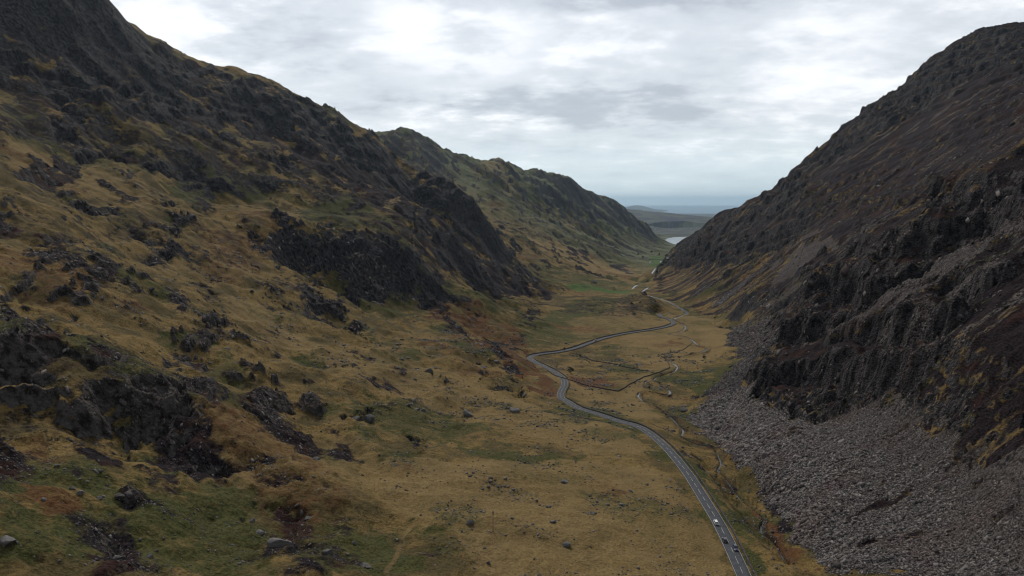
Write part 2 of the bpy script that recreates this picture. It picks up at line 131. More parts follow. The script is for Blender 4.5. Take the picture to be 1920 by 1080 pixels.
[-21631.2,66574.0,-425.0],[-2626.6,8084.0,-196.0],[-2806.8,13205.0,-425.0],[-4158.2,19563.0,-425.0],[-7276.9,34235.2,-425.0],[-14553.8,68470.3,-425.0],[-1767.2,8314.3,-214.0],
[-1411.1,13426.0,-425.0],[-2090.6,19890.4,-425.0],[-3658.5,34808.3,-425.0],[-7317.0,69616.5,-425.0],[-888.5,8453.4,-232.0],[0.0,13500.0,-425.0],[0.0,20000.0,-425.0],
[0.0,35000.0,-425.0],[0.0,70000.0,-425.0],[1411.1,13426.0,-425.0],[2090.6,19890.4,-425.0],[3658.5,34808.3,-425.0],[7317.0,69616.5,-425.0],[2806.8,13205.0,-425.0],
[4158.2,19563.0,-425.0],[7276.9,34235.2,-425.0],[14553.8,68470.3,-425.0],[4171.7,12839.3,-425.0],[6180.3,19021.1,-425.0],[10815.6,33287.0,-425.0],[21631.2,66574.0,-425.0],
[2626.6,8084.0,-196.0],[5490.9,12332.9,-425.0],[8134.7,18270.9,-425.0],[14235.8,31974.1,-425.0],[28471.6,63948.2,-425.0],[3457.3,7765.1,-178.0],[6750.0,11691.3,-425.0],
[10000.0,17320.5,-425.0],[17500.0,30310.9,-425.0],[35000.0,60621.8,-425.0],[4250.0,7361.2,-160.0],[7935.1,10921.7,-425.0],[11755.7,16180.3,-425.0],[20572.5,28315.6,-425.0],
[41145.0,56631.2,-425.0],[4996.2,6876.6,-142.0],[9033.3,10032.5,-425.0],[13382.6,14862.9,-425.0],[23419.6,26010.1,-425.0],[46839.1,52020.1,-425.0],[5687.6,6316.7,-124.0],
[-69.3,40.0,-85.0],[-129.9,75.0,-75.0],[-259.8,150.0,-20.0],[-519.6,300.0,90.0],[-1039.2,600.0,330.0],[-2165.1,1250.0,350.0],[-5196.2,3000.0,0.0],[-11691.3,6750.0,-425.0],
[-60621.8,35000.0,-425.0],[-80.0,0.0,-95.0],[-150.0,0.0,-90.0],[-300.0,0.0,-40.0],[-600.0,0.0,90.0],[-1200.0,0.0,300.0],[-2500.0,0.0,450.0],[-6000.0,0.0,100.0],
[-13500.0,0.0,-425.0],[-70000.0,0.0,-425.0],[-61.3,-51.4,-100.0],[-114.9,-96.4,-110.0],[-306.4,-257.1,-80.0],[-766.0,-642.8,80.0],[-1915.1,-1607.0,400.0],
[-4596.3,-3856.7,100.0],[-10341.6,-8677.6,-425.0],[-53623.1,-44995.1,-425.0],[-7.0,-79.7,-120.0],[-13.1,-149.4,-125.0],[-34.9,-398.5,-125.0],[-87.2,-996.2,-90.0],
[-217.9,-2490.5,-80.0],[-522.9,-5977.2,-100.0],[-1176.6,-13448.6,-425.0],[-6100.9,-69733.6,-425.0],[7.0,-79.7,-120.0],[13.1,-149.4,-125.0],[34.9,-398.5,-125.0],
[87.2,-996.2,-90.0],[217.9,-2490.5,-80.0],[522.9,-5977.2,-100.0],[1176.6,-13448.6,-425.0],[6100.9,-69733.6,-425.0],[61.3,-51.4,-125.0],[114.9,-96.4,-120.0],
[306.4,-257.1,20.0],[766.0,-642.8,250.0],[1915.1,-1607.0,350.0],[4596.3,-3856.7,0.0],[10341.6,-8677.6,-425.0],[53623.1,-44995.1,-425.0],[80.0,0.0,-120.0],
[150.0,0.0,-85.0],[300.0,0.0,0.0],[600.0,0.0,130.0],[1200.0,0.0,330.0],[2500.0,0.0,350.0],[6000.0,0.0,0.0],[13500.0,0.0,-425.0],[70000.0,0.0,-425.0],[69.3,40.0,-130.0],
[129.9,75.0,-105.0],[259.8,150.0,10.0],[519.6,300.0,170.0],[1039.2,600.0,420.0],[2165.1,1250.0,350.0],[5196.2,3000.0,0.0],[11691.3,6750.0,-425.0],[60621.8,35000.0,-425.0],
[-33.8,72.5,-118.0],[-63.4,135.9,-127.0],[0.0,80.0,-118.0],[0.0,150.0,-130.0],[33.8,72.5,-118.0],[63.4,135.9,-130.0]]
COVER=[["P",0.6,[[-245,302],[-224,301],[-208,307],[-188,306],[-176,318],[-165,337],[-144,303],[-147,279],[-148,256],[-156,249],[-166,245],[-175,241],[-183,235],
[-188,227],[-205,249],[-219,269]]],["G",0.45,[[-202,280],[-189,288],[-179,278],[-187,266]]],["S",0.42,[[700,1680],[756,1677],[824,1699],[887,1712],[961,1707],
[1017,1674],[1041,1599],[1076,1551],[1108,1504],[975,1317],[964,1400],[942,1480],[853,1512],[793,1544],[735,1593]]],["Y",0.6,[[-161,3492],[-28,3570],[40,3496],
[64,3281],[241,3451],[451,3619],[560,3584],[295,3150],[94,3015],[-70,3016],[-165,3061]]],["P",0.6,[[48,1206],[147,1326],[255,1406],[275,1263],[198,1134],
[145,1142],[92,1166]]],["P",0.7,[[212,1310],[245,1319],[234,1230],[194,1166]]],["W",0.9,[[451,2165],[474,1999],[481,1461],[538,1324],[480,1135],[404,1065],
[371,1103],[352,1309],[348,1729]]],["P",0.75,[[-640,829],[-620,851],[-595,869],[-564,882],[-530,896],[-500,920],[-478,969],[-453,1026],[-426,1089],[-388,1110],
[-344,1118],[-282,1104],[-216,1071],[-264,1031],[-305,984],[-355,956],[-401,926],[-435,888],[-467,854],[-482,798],[-490,742],[-512,710],[-533,683]]],["T",0.75,[[0,666],
[56,696],[92,602],[92,517],[57,548],[56,636],[27,672]]],["T",0.8,[[219,1149],[335,1284],[369,1110],[234,863],[161,718],[117,607],[115,507],[87,491],[65,574],
[116,656],[162,750],[129,852]]],["T",0.7,[[88,1106],[177,1175],[254,1187],[203,1067],[144,1004],[90,938]]],["P",0.9,[[-263,1308],[-204,1384],[-109,1395],
[-66,1412],[-59,1376],[17,1474],[91,1359],[0,1170],[-87,1106],[-152,971],[-202,1039],[-259,1116]]],["H",0.95,[[156,301],[172,309],[192,313],[189,308],[170,304],
[154,297]]],["H",0.95,[[182,324],[189,324],[188,323],[180,320]]],["H",0.95,[[204,356],[213,353],[212,351],[203,354]]],["H",0.95,[[213,335],[218,332],[216,329],
[212,334]]],["H",0.95,[[205,312],[212,307],[210,304],[203,308]]],["H",0.95,[[202,286],[205,284],[203,281],[201,285]]],["H",0.95,[[149,280],[159,282],[156,276],
[148,277]]],["H",0.95,[[172,409],[185,422],[180,411],[170,403]]],["H",0.95,[[171,350],[179,350],[179,348],[170,348]]],["H",0.95,[[194,261],[199,258],[198,256],
[193,260]]],["H",0.95,[[171,281],[180,284],[178,280],[169,276]]],["G",0.85,[[-268,1083],[-218,1082],[-170,1096],[-128,1096],[-154,987],[-190,903],[-228,874],
[-265,849],[-305,984]]],["G",0.7,[[-129,914],[-77,975],[0,1133],[38,1188],[-15,947],[-71,901],[-125,881]]],["T",0.9,[[-72,339],[-54,346],[-36,352],[-17,357],
[2,363],[22,367],[42,373],[65,373],[88,373],[90,329],[93,296],[87,255],[72,253],[57,250],[43,248],[29,243],[15,239],[1,235],[-12,231],[-22,264],[-41,276],
[-61,288]]],["S",0.69,[[798,1362],[829,1324],[853,1279],[831,1246],[808,1289],[782,1333]]],["S",0.69,[[838,1213],[873,1217],[846,1179],[813,1175]]],["B",0.8,[[777,1583],
[806,1548],[840,1498],[827,1475],[794,1523],[766,1558]]],["S",0.69,[[735,1225],[749,1207],[756,1177],[741,1152],[734,1182],[720,1199]]],["T",0.7,[[714,1290],
[751,1260],[732,1227],[696,1256]]],["S",0.69,[[532,1310],[550,1231],[570,1183],[550,1140],[525,1174],[516,1269]]],["S",0.69,[[352,924],[228,561],[246,533],
[245,530],[223,549],[336,881]]],["S",0.69,[[263,524],[282,507],[294,501],[291,495],[281,505],[262,522]]],["S",0.69,[[402,1340],[452,1324],[491,1286],[514,1216],
[488,1153],[477,1246],[440,1289],[390,1298]]],["S",0.69,[[661,1425],[697,1371],[751,1323],[740,1302],[687,1349],[651,1402]]],["T",0.6,[[677,1372],[714,1290],
[700,1263],[667,1350]]],["S",0.69,[[635,982],[670,951],[679,907],[662,883],[650,921],[619,956]]],["S",0.69,[[735,1080],[768,1040],[748,1013],[720,1057]]],
["G",0.6,[[-60,1397],[39,1990],[191,2024],[285,1907],[311,1755],[189,1716],[49,1545],[-23,1451]]],["P",0.55,[[-111,1432],[-69,2355],[47,2405],[310,2830],
[561,2981],[701,3658],[356,3263],[149,2950],[-21,2730]]],["G",0.6,[[-61,2603],[126,2951],[373,3421],[705,3758],[911,4312],[769,4483],[475,3939],[249,3562],
[-24,3114]]],["P",0.35,[[-179,562],[-153,563],[-127,567],[-100,572],[-74,579],[-46,576],[-18,571],[9,565],[33,516],[53,465],[44,383],[23,382],[2,381],[-19,381],
[-39,389],[-61,399],[-84,406],[-104,404],[-130,410],[-155,414],[-178,412],[-176,469]]],["G",0.6,[[0,1015],[73,1155],[149,1173],[198,1134],[246,1106],[168,1006],
[103,922],[27,835],[0,862]]],["R",0.5,[[140,1265],[175,1301],[167,1170],[133,1156]]],["G",0.5,[[254,1187],[352,1309],[405,1249],[369,1110],[278,1062]]],
["G",0.5,[[38,598],[72,601],[107,606],[123,567],[89,504],[56,536]]],["P",0.5,[[61,584],[92,602],[99,560],[70,541]]],["P",1,[[-730,961],[-708,993],[-691,1037],
[-681,1099],[-646,1127],[-632,1096],[-613,1154],[-579,1194],[-533,1215],[-485,1235],[-437,1260],[-394,1312],[-350,1377],[-303,1467],[-255,1476],[-204,1468],
[-216,1071],[-282,1104],[-344,1118],[-388,1110],[-426,1089],[-453,1026],[-478,969],[-500,920],[-530,896],[-564,882],[-589,859],[-611,837],[-621,802],[-666,866],
[-699,915]]],["G",0.65,[[-730,961],[-708,993],[-691,1037],[-681,1099],[-646,1127],[-632,1096],[-613,1154],[-579,1194],[-533,1215],[-486,1257],[-446,1334],
[-452,1161],[-496,1114],[-538,1073],[-566,1016],[-592,966],[-632,948],[-670,929]]],["G",0.5,[[-621,802],[-608,833],[-586,855],[-559,872],[-528,892],[-497,915],
[-473,959],[-449,1015],[-424,1083],[-384,1098],[-341,1106],[-279,1092],[-214,1059],[-268,957],[-317,958],[-358,938],[-395,912],[-420,866],[-440,822],[-452,771],
[-473,742],[-490,714],[-506,687],[-565,748]]],["P",0.5,[[-469,597],[-465,631],[-460,671],[-451,708],[-443,755],[-429,795],[-411,837],[-392,884],[-362,914],
[-328,943],[-292,977],[-252,1005],[-209,1032],[-143,1015],[-154,895],[-174,849],[-207,795],[-219,694],[-250,660],[-280,636],[-297,604],[-311,573],[-323,543],
[-327,506],[-332,476],[-337,451],[-343,431],[-407,514]]],["P",0.4,[[-312,389],[-299,399],[-295,422],[-292,450],[-287,480],[-278,510],[-267,540],[-254,575],
[-218,572],[-179,562],[-173,476],[-172,422],[-162,325],[-176,318],[-188,311],[-200,304],[-210,296],[-220,289],[-233,287],[-282,349]]],["R",0.74,[[-233,287],
[-222,290],[-205,303],[-181,302],[-173,313],[-164,331],[-147,306],[-153,287],[-154,260],[-155,250],[-171,251],[-179,245],[-187,240],[-194,234],[-206,250],
[-218,267]]],["R",0.6,[[-268,354],[-251,364],[-215,329],[-215,300],[-226,297]]],["H",0.8,[[-166,247],[-149,255],[-143,245],[-146,237],[-158,239]]],["H",0.6,[[-144,250],
[-133,259],[-127,246],[-130,237]]],["B",0.7,[[-155,205],[-147,214],[-135,205],[-139,192],[-145,189]]],["R",1,[[-300,784],[-272,832],[-238,847],[-196,897],
[-155,945],[-135,928],[-152,881],[-176,862],[-216,834],[-253,805],[-287,765]]],["R",1,[[-229,1449],[-149,1483],[-81,1496],[-59,1450],[-87,1396],[-132,1415],
[-196,1407]]],["R",0.95,[[-660,914],[-609,914],[-586,942],[-566,982],[-546,1034],[-522,1089],[-488,1125],[-456,1174],[-384,1256],[-335,1366],[-323,1316],
[-367,1197],[-423,1151],[-456,1064],[-485,998],[-510,940],[-536,906],[-564,882],[-595,869],[-620,851]]],["R",0.9,[[-437,1306],[-376,1370],[-299,1444],[-226,1465],
[-236,1386],[-293,1266],[-366,1191],[-412,1183],[-452,1161]]],["R",0.8,[[-600,1092],[-550,1155],[-518,1199],[-479,1238],[-428,1278],[-460,1186],[-506,1138],
[-546,1091]]],["R",0.8,[[-548,829],[-519,835],[-474,820],[-454,754],[-471,738],[-512,768]]],["R",0.9,[[-461,862],[-434,894],[-426,869],[-440,851]]],["R",0.9,[[-432,889],
[-403,919],[-408,894],[-421,865]]],["R",0.7,[[-400,1029],[-348,1130],[-307,1103],[-340,1050],[-384,1016]]],["R",0.8,[[-377,1265],[-340,1305],[-273,1364],
[-308,1248],[-364,1185]]],["R",0.7,[[-216,1071],[-186,1409],[-109,1395],[-137,1095]]],["R",0.7,[[-392,732],[-388,795],[-365,746],[-378,725]]],["R",0.6,[[-406,582],
[-410,551],[-390,523],[-393,555]]],["R",0.6,[[-413,642],[-381,680],[-362,627],[-390,619]]],["R",0.6,[[-346,624],[-330,654],[-311,684],[-293,667],[-322,623]]],
["R",0.8,[[-270,601],[-253,593],[-233,525],[-256,549]]],["R",0.7,[[-236,649],[-215,680],[-185,647],[-200,631]]],["R",0.7,[[-229,482],[-231,550],[-216,523],
[-217,463]]],["R",0.7,[[-247,748],[-220,774],[-206,715],[-219,694]]],["R",0.6,[[-115,911],[-75,944],[-85,890],[-111,873]]],["R",0.7,[[-104,404],[-88,426],
[-82,395],[-97,386]]],["R",0.7,[[-42,502],[-25,508],[-24,455],[-35,457]]],["R",0.7,[[-8,504],[10,506],[8,478],[-6,480]]],["R",0.8,[[-74,561],[-54,566],[-49,531],
[-63,527]]],["R",0.7,[[-64,392],[-50,384],[-46,355],[-57,363]]],["R",0.5,[[-116,340],[-99,340],[-90,309],[-100,299]]],["R",0.7,[[-29,611],[10,645],[11,557],
[-13,554]]],["P",1,[[-168,1079],[-118,1372],[-60,1405],[-9,1467],[48,1513],[94,1359],[-18,1139],[-87,1005],[-129,969]]],["P",0.6,[[-305,984],[-259,1009],
[-209,1032],[-156,1002],[-184,909],[-225,875],[-262,840]]],["P",0.6,[[-124,871],[-87,919],[-48,1003],[-57,902],[-107,846]]],["P",0.5,[[-448,604],[-423,635],
[-410,678],[-392,722],[-374,752],[-349,773],[-320,790],[-265,806],[-297,730],[-320,702],[-340,674],[-360,651],[-373,621],[-386,595],[-397,570],[-406,545]]],
["P",0.5,[[-248,326],[-235,333],[-225,346],[-210,350],[-203,367],[-195,388],[-164,331],[-172,311],[-183,301],[-195,295],[-209,293],[-222,290]]],["P",0.35,[[-210,273],
[-199,277],[-188,283],[-174,283],[-160,285],[-147,288],[-145,265],[-144,245],[-151,238],[-159,233],[-167,228],[-173,221],[-190,244],[-199,257]]],["G",0.9,[[-589,806],
[-535,812],[-484,758],[-500,724],[-532,724]]],["G",1,[[-481,743],[-490,788],[-474,764],[-466,725]]],["G",0.7,[[-523,901],[-497,934],[-467,968],[-433,1086],
[-395,1037],[-415,962],[-459,905]]],["G",0.75,[[-404,936],[-356,1002],[-312,1035],[-341,956],[-389,914]]],["G",0.8,[[-290,755],[-271,785],[-251,801],[-257,745]]],
["G",0.7,[[-211,840],[-172,840],[-129,816],[-157,764],[-193,790],[-226,799]]],["G",1,[[-168,495],[-154,538],[-137,510],[-149,470]]],["G",0.8,[[-225,410],
[-222,458],[-204,458],[-193,448],[-209,416]]],["G",0.8,[[-248,592],[-225,619],[-201,610],[-218,562]]],["G",0.9,[[-367,726],[-346,741],[-342,714],[-350,692]]],
["G",0.7,[[-139,564],[-117,598],[-94,656],[-71,638],[-97,554],[-86,538],[-125,522]]],["G",0.6,[[-303,402],[-287,420],[-258,402],[-270,379],[-285,377]]],
["G",0.7,[[-146,185],[-143,193],[-138,200],[-134,209],[-129,219],[-124,228],[-114,234],[-104,239],[-91,241],[-75,206],[-84,200],[-93,195],[-100,189],[-107,184],
[-114,178],[-120,173],[-126,169],[-131,163]]],["G",0.75,[[-78,262],[-64,260],[-51,259],[-39,246],[-27,236],[-44,218],[-53,214],[-63,210],[-72,207],[-79,239]]],
["G",0.7,[[-58,450],[-22,448],[12,381],[47,386],[35,358],[17,355],[0,352],[-33,374]]],["G",0.6,[[-129,401],[-113,427],[-96,458],[-69,465],[-42,471],[-19,391],
[-49,378],[-74,386],[-97,386]]],["G",0.6,[[-195,420],[-191,452],[-159,414],[-143,342],[-153,334]]],["G",0.6,[[-17,357],[5,360],[28,362],[51,366],[62,343],
[44,337],[27,331],[11,325]]],["G",0.85,[[96,412],[110,397],[109,329],[106,275],[104,259],[96,256],[99,286],[104,325],[101,374]]],["G",0.7,[[35,884],[126,1062],
[246,1355],[243,1400],[170,1345],[102,1289],[33,1041]]],["G",0.75,[[84,840],[164,938],[196,877],[175,812],[125,821]]],["B",0.9,[[-38,791],[16,813],[28,701],
[41,644],[39,576],[18,574],[0,635],[-40,712]]],["B",0.9,[[54,678],[99,684],[107,650],[79,617],[61,632]]],["B",0.7,[[-137,869],[-93,908],[-46,961],[15,932],
[20,835],[-38,791],[-107,846]]],["B",0.6,[[210,944],[255,971],[237,902],[203,880]]],["B",0.9,[[127,364],[129,327],[129,295],[128,265],[119,268],[123,311],
[125,341]]],["B",0.6,[[155,623],[177,596],[153,560],[146,585]]],["B",0.5,[[-174,249],[-183,235],[-173,221],[-167,228],[-159,233]]],["L",1,[[101,1609],[187,1763],
[310,1745],[305,1681],[181,1637]]],["L",1,[[685,3428],[799,3578],[484,2182],[600,2989]]],["Y",0.9,[[46,2343],[209,2679],[312,2655],[482,2672],[416,2160],
[294,1969],[203,2156],[103,2197]]],["P",1,[[205,2623],[300,2742],[310,2503],[230,2446]]],["P",1,[[370,2619],[469,2718],[414,2220],[368,2339]]],["Y",0.6,[[-94,3477],
[14,3533],[64,3281],[271,3486],[373,3421],[120,3079],[-60,3113]]],["P",0.8,[[75,3904],[325,4213],[633,4804],[744,4788],[511,4106],[222,3583]]],["P",0.8,[[-568,2852],
[-383,3123],[-288,3117],[-267,2880],[-126,2698],[-123,1446],[-187,1470],[-248,1461]]],["T",0.9,[[297,1118],[365,1111],[291,886],[212,759],[174,752],[245,905]]],
["T",0.8,[[134,889],[231,1004],[258,954],[233,888],[176,848]]],["T",0.8,[[-150,590],[-124,599],[-97,611],[-62,593],[-27,571],[17,528],[49,501],[75,467],
[88,403],[67,400],[45,395],[24,412],[2,428],[-22,448],[-47,461],[-73,467],[-98,470],[-139,481]]],["T",0.9,[[-253,593],[-245,634],[-209,600],[-161,561],[-137,504],
[-164,514],[-189,517],[-231,550]]],["T",0.7,[[-516,702],[-495,728],[-473,759],[-446,770],[-417,780],[-384,787],[-371,724],[-393,697],[-413,671],[-430,646],
[-464,627]]],["T",0.8,[[-214,1059],[-204,1384],[-163,1103],[-197,1012]]],["T",0.8,[[-327,580],[-316,614],[-302,650],[-284,683],[-251,725],[-262,667],[-274,622],
[-292,590],[-306,557]]],["T",0.7,[[-156,284],[-146,297],[-138,316],[-128,336],[-114,351],[-96,360],[-77,363],[-50,306],[-65,299],[-77,287],[-90,279],[-102,271],
[-115,268],[-128,265],[-141,264]]],["T",0.8,[[11,350],[31,360],[52,371],[74,380],[82,344],[88,317],[86,282],[85,254],[70,253],[56,250],[42,247],[28,243],
[14,256],[-2,271],[4,304]]],["G",0.8,[[168,634],[274,808],[191,552],[179,585],[161,590]]],["D",1,[[363,1112],[366,963],[213,540],[194,551],[185,534],[166,544],
[165,586],[261,770],[310,961]]],["S",1,[[133,505],[164,557],[184,535],[182,472],[186,435],[206,426],[213,398],[220,375],[216,354],[218,330],[211,310],[208,287],
[216,271],[220,261],[226,253],[230,245],[234,236],[237,228],[239,221],[234,214],[227,207],[222,201],[216,195],[205,183],[206,193],[202,199],[196,205],[192,211],
[186,218],[180,225],[174,232],[166,238],[157,244],[147,248],[138,256],[129,265],[132,299],[135,342],[136,378],[138,424]]],["S",0.95,[[237,510],[250,478],
[265,454],[287,437],[301,427],[315,417],[307,406],[294,413],[281,421],[269,432],[246,452],[232,487]]],["S",0.9,[[246,431],[259,410],[273,405],[286,399],
[299,395],[285,374],[272,387],[260,401],[246,419]]],["S",0.6,[[676,1619],[695,1502],[654,1321],[615,1366],[589,1429]]],["S",0.7,[[501,1184],[525,1122],[557,1085],
[514,970],[479,988],[451,1027],[414,1094]]],["S",0.5,[[379,1087],[418,1021],[424,963],[382,929]]],["R",1,[[190,552],[207,530],[221,462],[228,431],[236,407],
[222,374],[210,407],[189,433],[174,450],[180,509]]],["R",0.9,[[229,557],[257,545],[271,524],[255,475],[243,511],[223,530]]],["R",0.9,[[303,499],[319,493],
[334,486],[345,463],[324,431],[313,446],[302,461]]],["R",1,[[689,1801],[685,1479],[661,1258],[627,1069],[588,907],[312,479],[307,507],[542,968],[557,1085],
[589,1285],[592,1464]]],["R",1,[[700,1680],[756,1677],[824,1699],[887,1712],[961,1707],[1017,1674],[1041,1599],[1076,1551],[1108,1504],[950,1282],[945,1370],
[923,1448],[836,1480],[781,1520],[728,1576]]],["T",0.8,[[917,1389],[989,1350],[925,1259],[889,1315]]],["B",0.4,[[1059,1528],[1075,1457],[990,1338],[1002,1474]]],
["R",0.9,[[516,2162],[555,1922],[542,1448],[505,1289],[486,1409],[471,1578],[474,1999]]],["W",0.8,[[348,1729],[474,1999],[483,1658],[486,1409],[519,1229],
[417,1080],[371,1090],[352,1309]]],["T",0.8,[[1943,7327],[640,1874],[658,1770],[620,1773],[561,1943]]],["H",1,[[218,366],[228,368],[236,368],[250,375],[266,370],
[284,369],[262,338],[248,318],[238,303],[228,288],[216,271],[208,287],[211,310],[218,330],[216,354]]],["H",0.7,[[697,1671],[730,1565],[772,1494],[815,1441],
[843,1385],[866,1330],[885,1277],[906,1233],[733,991],[361,486],[350,498],[337,511],[327,529],[536,932],[500,958],[477,1015],[589,1403]]],["R",1,[[255,1406],
[315,1522],[268,1210],[255,1200],[255,1317]]],["G",0.6,[[810,3905],[1199,5077],[474,1999],[453,2094],[574,2758]]]]
RIVER=[[120.2,271.4,-158.0],[119.8,275.6,-158.0],[122.0,288.0,-158.3],[123.6,302.1,-158.6],[121.5,313.2,-159.0],[124.1,321.9,-159.2],[128.2,330.0,-159.5],
[127.6,341.4,-160.0],[125.5,351.8,-160.3],[125.3,366.2,-160.6],[126.2,384.4,-161.0],[125.6,399.1,-161.4],[131.0,410.5,-161.8],[134.0,428.3,-162.3],[133.6,441.4,-162.8],
[126.9,453.6,-163.5],[119.1,463.7,-164.0],[125.3,482.5,-165.0],[125.4,504.1,-166.5],[124.8,530.1,-168.0],[121.4,553.8,-170.0],[116.5,574.2,-171.5],[114.3,592.4,-173.0],
[116.4,611.3,-174.5],[124.3,623.9,-175.5],[135.1,618.4,-176.0],[142.9,613.0,-176.5],[150.0,631.0,-177.5],[149.1,649.8,-178.5],[147.7,667.4,-179.5],[146.2,685.8,-180.5],
[158.1,705.0,-181.5],[171.8,720.3,-182.5],[185.4,748.0,-184.0],[188.2,774.7,-185.5],[187.3,797.9,-186.5],[186.9,818.6,-188.0],[207.8,826.6,-188.5],[233.6,849.2,-189.5],
[259.5,884.9,-191.0],[254.8,909.0,-192.5],[255.3,935.2,-193.5],[257.0,961.6,-194.3],[252.5,986.3,-195.3],[239.6,998.0,-196.0],[237.8,1014.6,-196.8],[257.0,1037.0,-197.8],
[274.2,1065.8,-199.0],[283.4,1102.4,-200.5],[285.0,1141.0,-202.0],[287.1,1176.1,-203.5],[292.0,1204.3,-204.5],[311.4,1236.5,-206.0],[331.4,1276.2,-207.5],
[337.8,1334.5,-209.5],[340.2,1397.1,-211.5],[342.1,1467.8,-214.0],[337.0,1535.3,-216.5],[327.9,1598.2,-219.0],[321.7,1678.6,-222.0],[344.9,1757.1,-224.0],
[370.5,1829.8,-226.0]]
UPPER_RIVER=[[318.3,1795.2,-226.0],[352.2,1903.0,-229.0],[391.1,1971.6,-231.0],[428.1,2029.8,-233.0],[455.4,2144.7,-236.0],[474.9,2306.1,-241.0],[535.9,2546.2,-248.0],
[608.6,2810.3,-256.0],[683.5,3113.2,-264.0]]
ROAD=[[87.0,215.2,-147.5],[91.4,238.6,-148.5],[93.6,258.7,-149.5],[96.1,283.3,-150.0],[97.9,308.1,-150.5],[98.7,334.5,-151.0],[99.5,369.7,-152.0],[98.8,402.4,-153.5],
[97.2,428.0,-155.0],[93.8,454.7,-157.0],[88.1,473.9,-158.5],[78.8,488.2,-160.0],[66.2,512.7,-162.5],[53.8,534.5,-164.5],[46.8,559.0,-166.5],[42.5,575.2,-167.5],
[44.1,597.3,-169.0],[49.4,628.1,-171.0],[51.0,656.5,-172.8],[46.3,688.5,-175.0],[37.6,724.0,-177.5],[27.8,755.6,-179.7],[21.8,780.7,-181.2],[24.3,802.8,-182.4],
[39.2,818.9,-183.4],[60.0,835.9,-184.5],[82.8,866.0,-186.2],[109.5,917.0,-189.0],[138.1,964.7,-191.8],[177.0,1012.7,-194.8],[217.2,1052.2,-197.3],[251.3,1092.1,-199.5],
[272.3,1133.0,-201.5],[277.9,1184.5,-204.0],[272.3,1227.7,-206.5],[279.5,1279.1,-209.0]]
WALLS=[["long dark dry stone wall curving across the valley floor below the road bend",[[37,708],[43,679],[54,657],[64,642],[81,630],[99,621]]],["dark dry stone wall climbing from the valley floor corner towards the river bend",[[99,621],
[115,652],[136,692],[157,715],[175,747],[180,763],[184,796],[183,819]]],["dark dry stone wall crossing the field between the road and the upper river loop",[[80,836],
[90,804],[103,781],[116,767],[131,744],[148,725]]],["dry stone wall running down the far left hillside above the green knoll",[[-58,1126],[-36,1145],[-9,1163],
[24,1200],[48,1225],[68,1237]]],["dry stone wall meeting the road corner from the rust coloured slope",[[-37,856],[-20,844],[-7,818],[7,822],[16,813],[19,800]]],
["dry stone wall round the tan river meadow on the valley floor",[[255,944],[237,902],[212,859],[191,840],[179,825]]],["short dry stone wall below the brow beside the road bend",[[24,503],
[35,505],[46,507],[54,498],[65,489]]],["low dry stone wall between the road and the scree foot",[[102,477],[110,478],[114,467]]],["dry stone wall running over the pale knoll beyond the road",[[38,1194],
[83,1311],[127,1342],[173,1373],[206,1376]]],["dark boundary bank along the stream at the foot of the scree",[[117,458],[124,451],[130,444],[133,441]]]]
TRACK=[[-32,343],[-34,329],[-30,319],[-29,311],[-33,296],[-38,286],[-42,275],[-44,267],[-44,258],[-44,248],[-43,237],[-44,231],[-44,224]]
POLES=[[22,485],[-8,273],[104,439]]
TREES=[["small reddish bare tree standing alone in the walled field inside the road bend","bare",48,715,7],["small dark evergreen tree in the walled field inside the road bend","dark",61,692,8],
["dark bush beside the river meadow near the scree on the right","dark",232,807,6],["round dark tree at the foot of the crag above the road end","dark",246,1297,7],
["bushy dark green tree on the knoll face above the road","dark",226,1273,9],["dark green tree beside the far river below the spur","dark",475,2160,14],
["tall green tree at the edge of the far valley wood","dark",465,2174,14],["green tree nearest the spur in the far valley","dark",484,2158,14],["dark tree beside the far bright green field","dark",495,2179,16],
["low dark tree on the valley side left of the bright green field","dark",609,3173,16],["dark tree clump standing on the yellow bench","dark",220,2678,12],
["dark bush on the roadside slope above the left road corner","dark",66,841,5],["small dark bush on the verge below the far stretch of road","dark",83,813,4],
["dark tree in the wood edge left of the far farmhouse","dark",609,3296,16],["dark tree on the far river bank between field and spur","dark",755,3490,18],
["rounded dark tree at the foot of the far ridge above the green field","dark",752,3667,18],["dark tree among the yellow bench crags","dark",345,2752,14],
["dark tree at the top edge of the yellow bench","dark",271,2775,14],["small bush on the grass bank left of the near road","bare",78,466,2.2]]
HOUSES=[["grey roofed stone cottage on the slope above the green river field",226,1865,15,0.5,"grey"],["white farmhouse beside the bright green field in the far valley",626,3169,16,0.2,"white"],
["long pale farm building below the bright green field",602,2940,34,1.5,"white"],["small white cottage under the spur beside the river mouth",497,2155,14,0.4,"white"]]
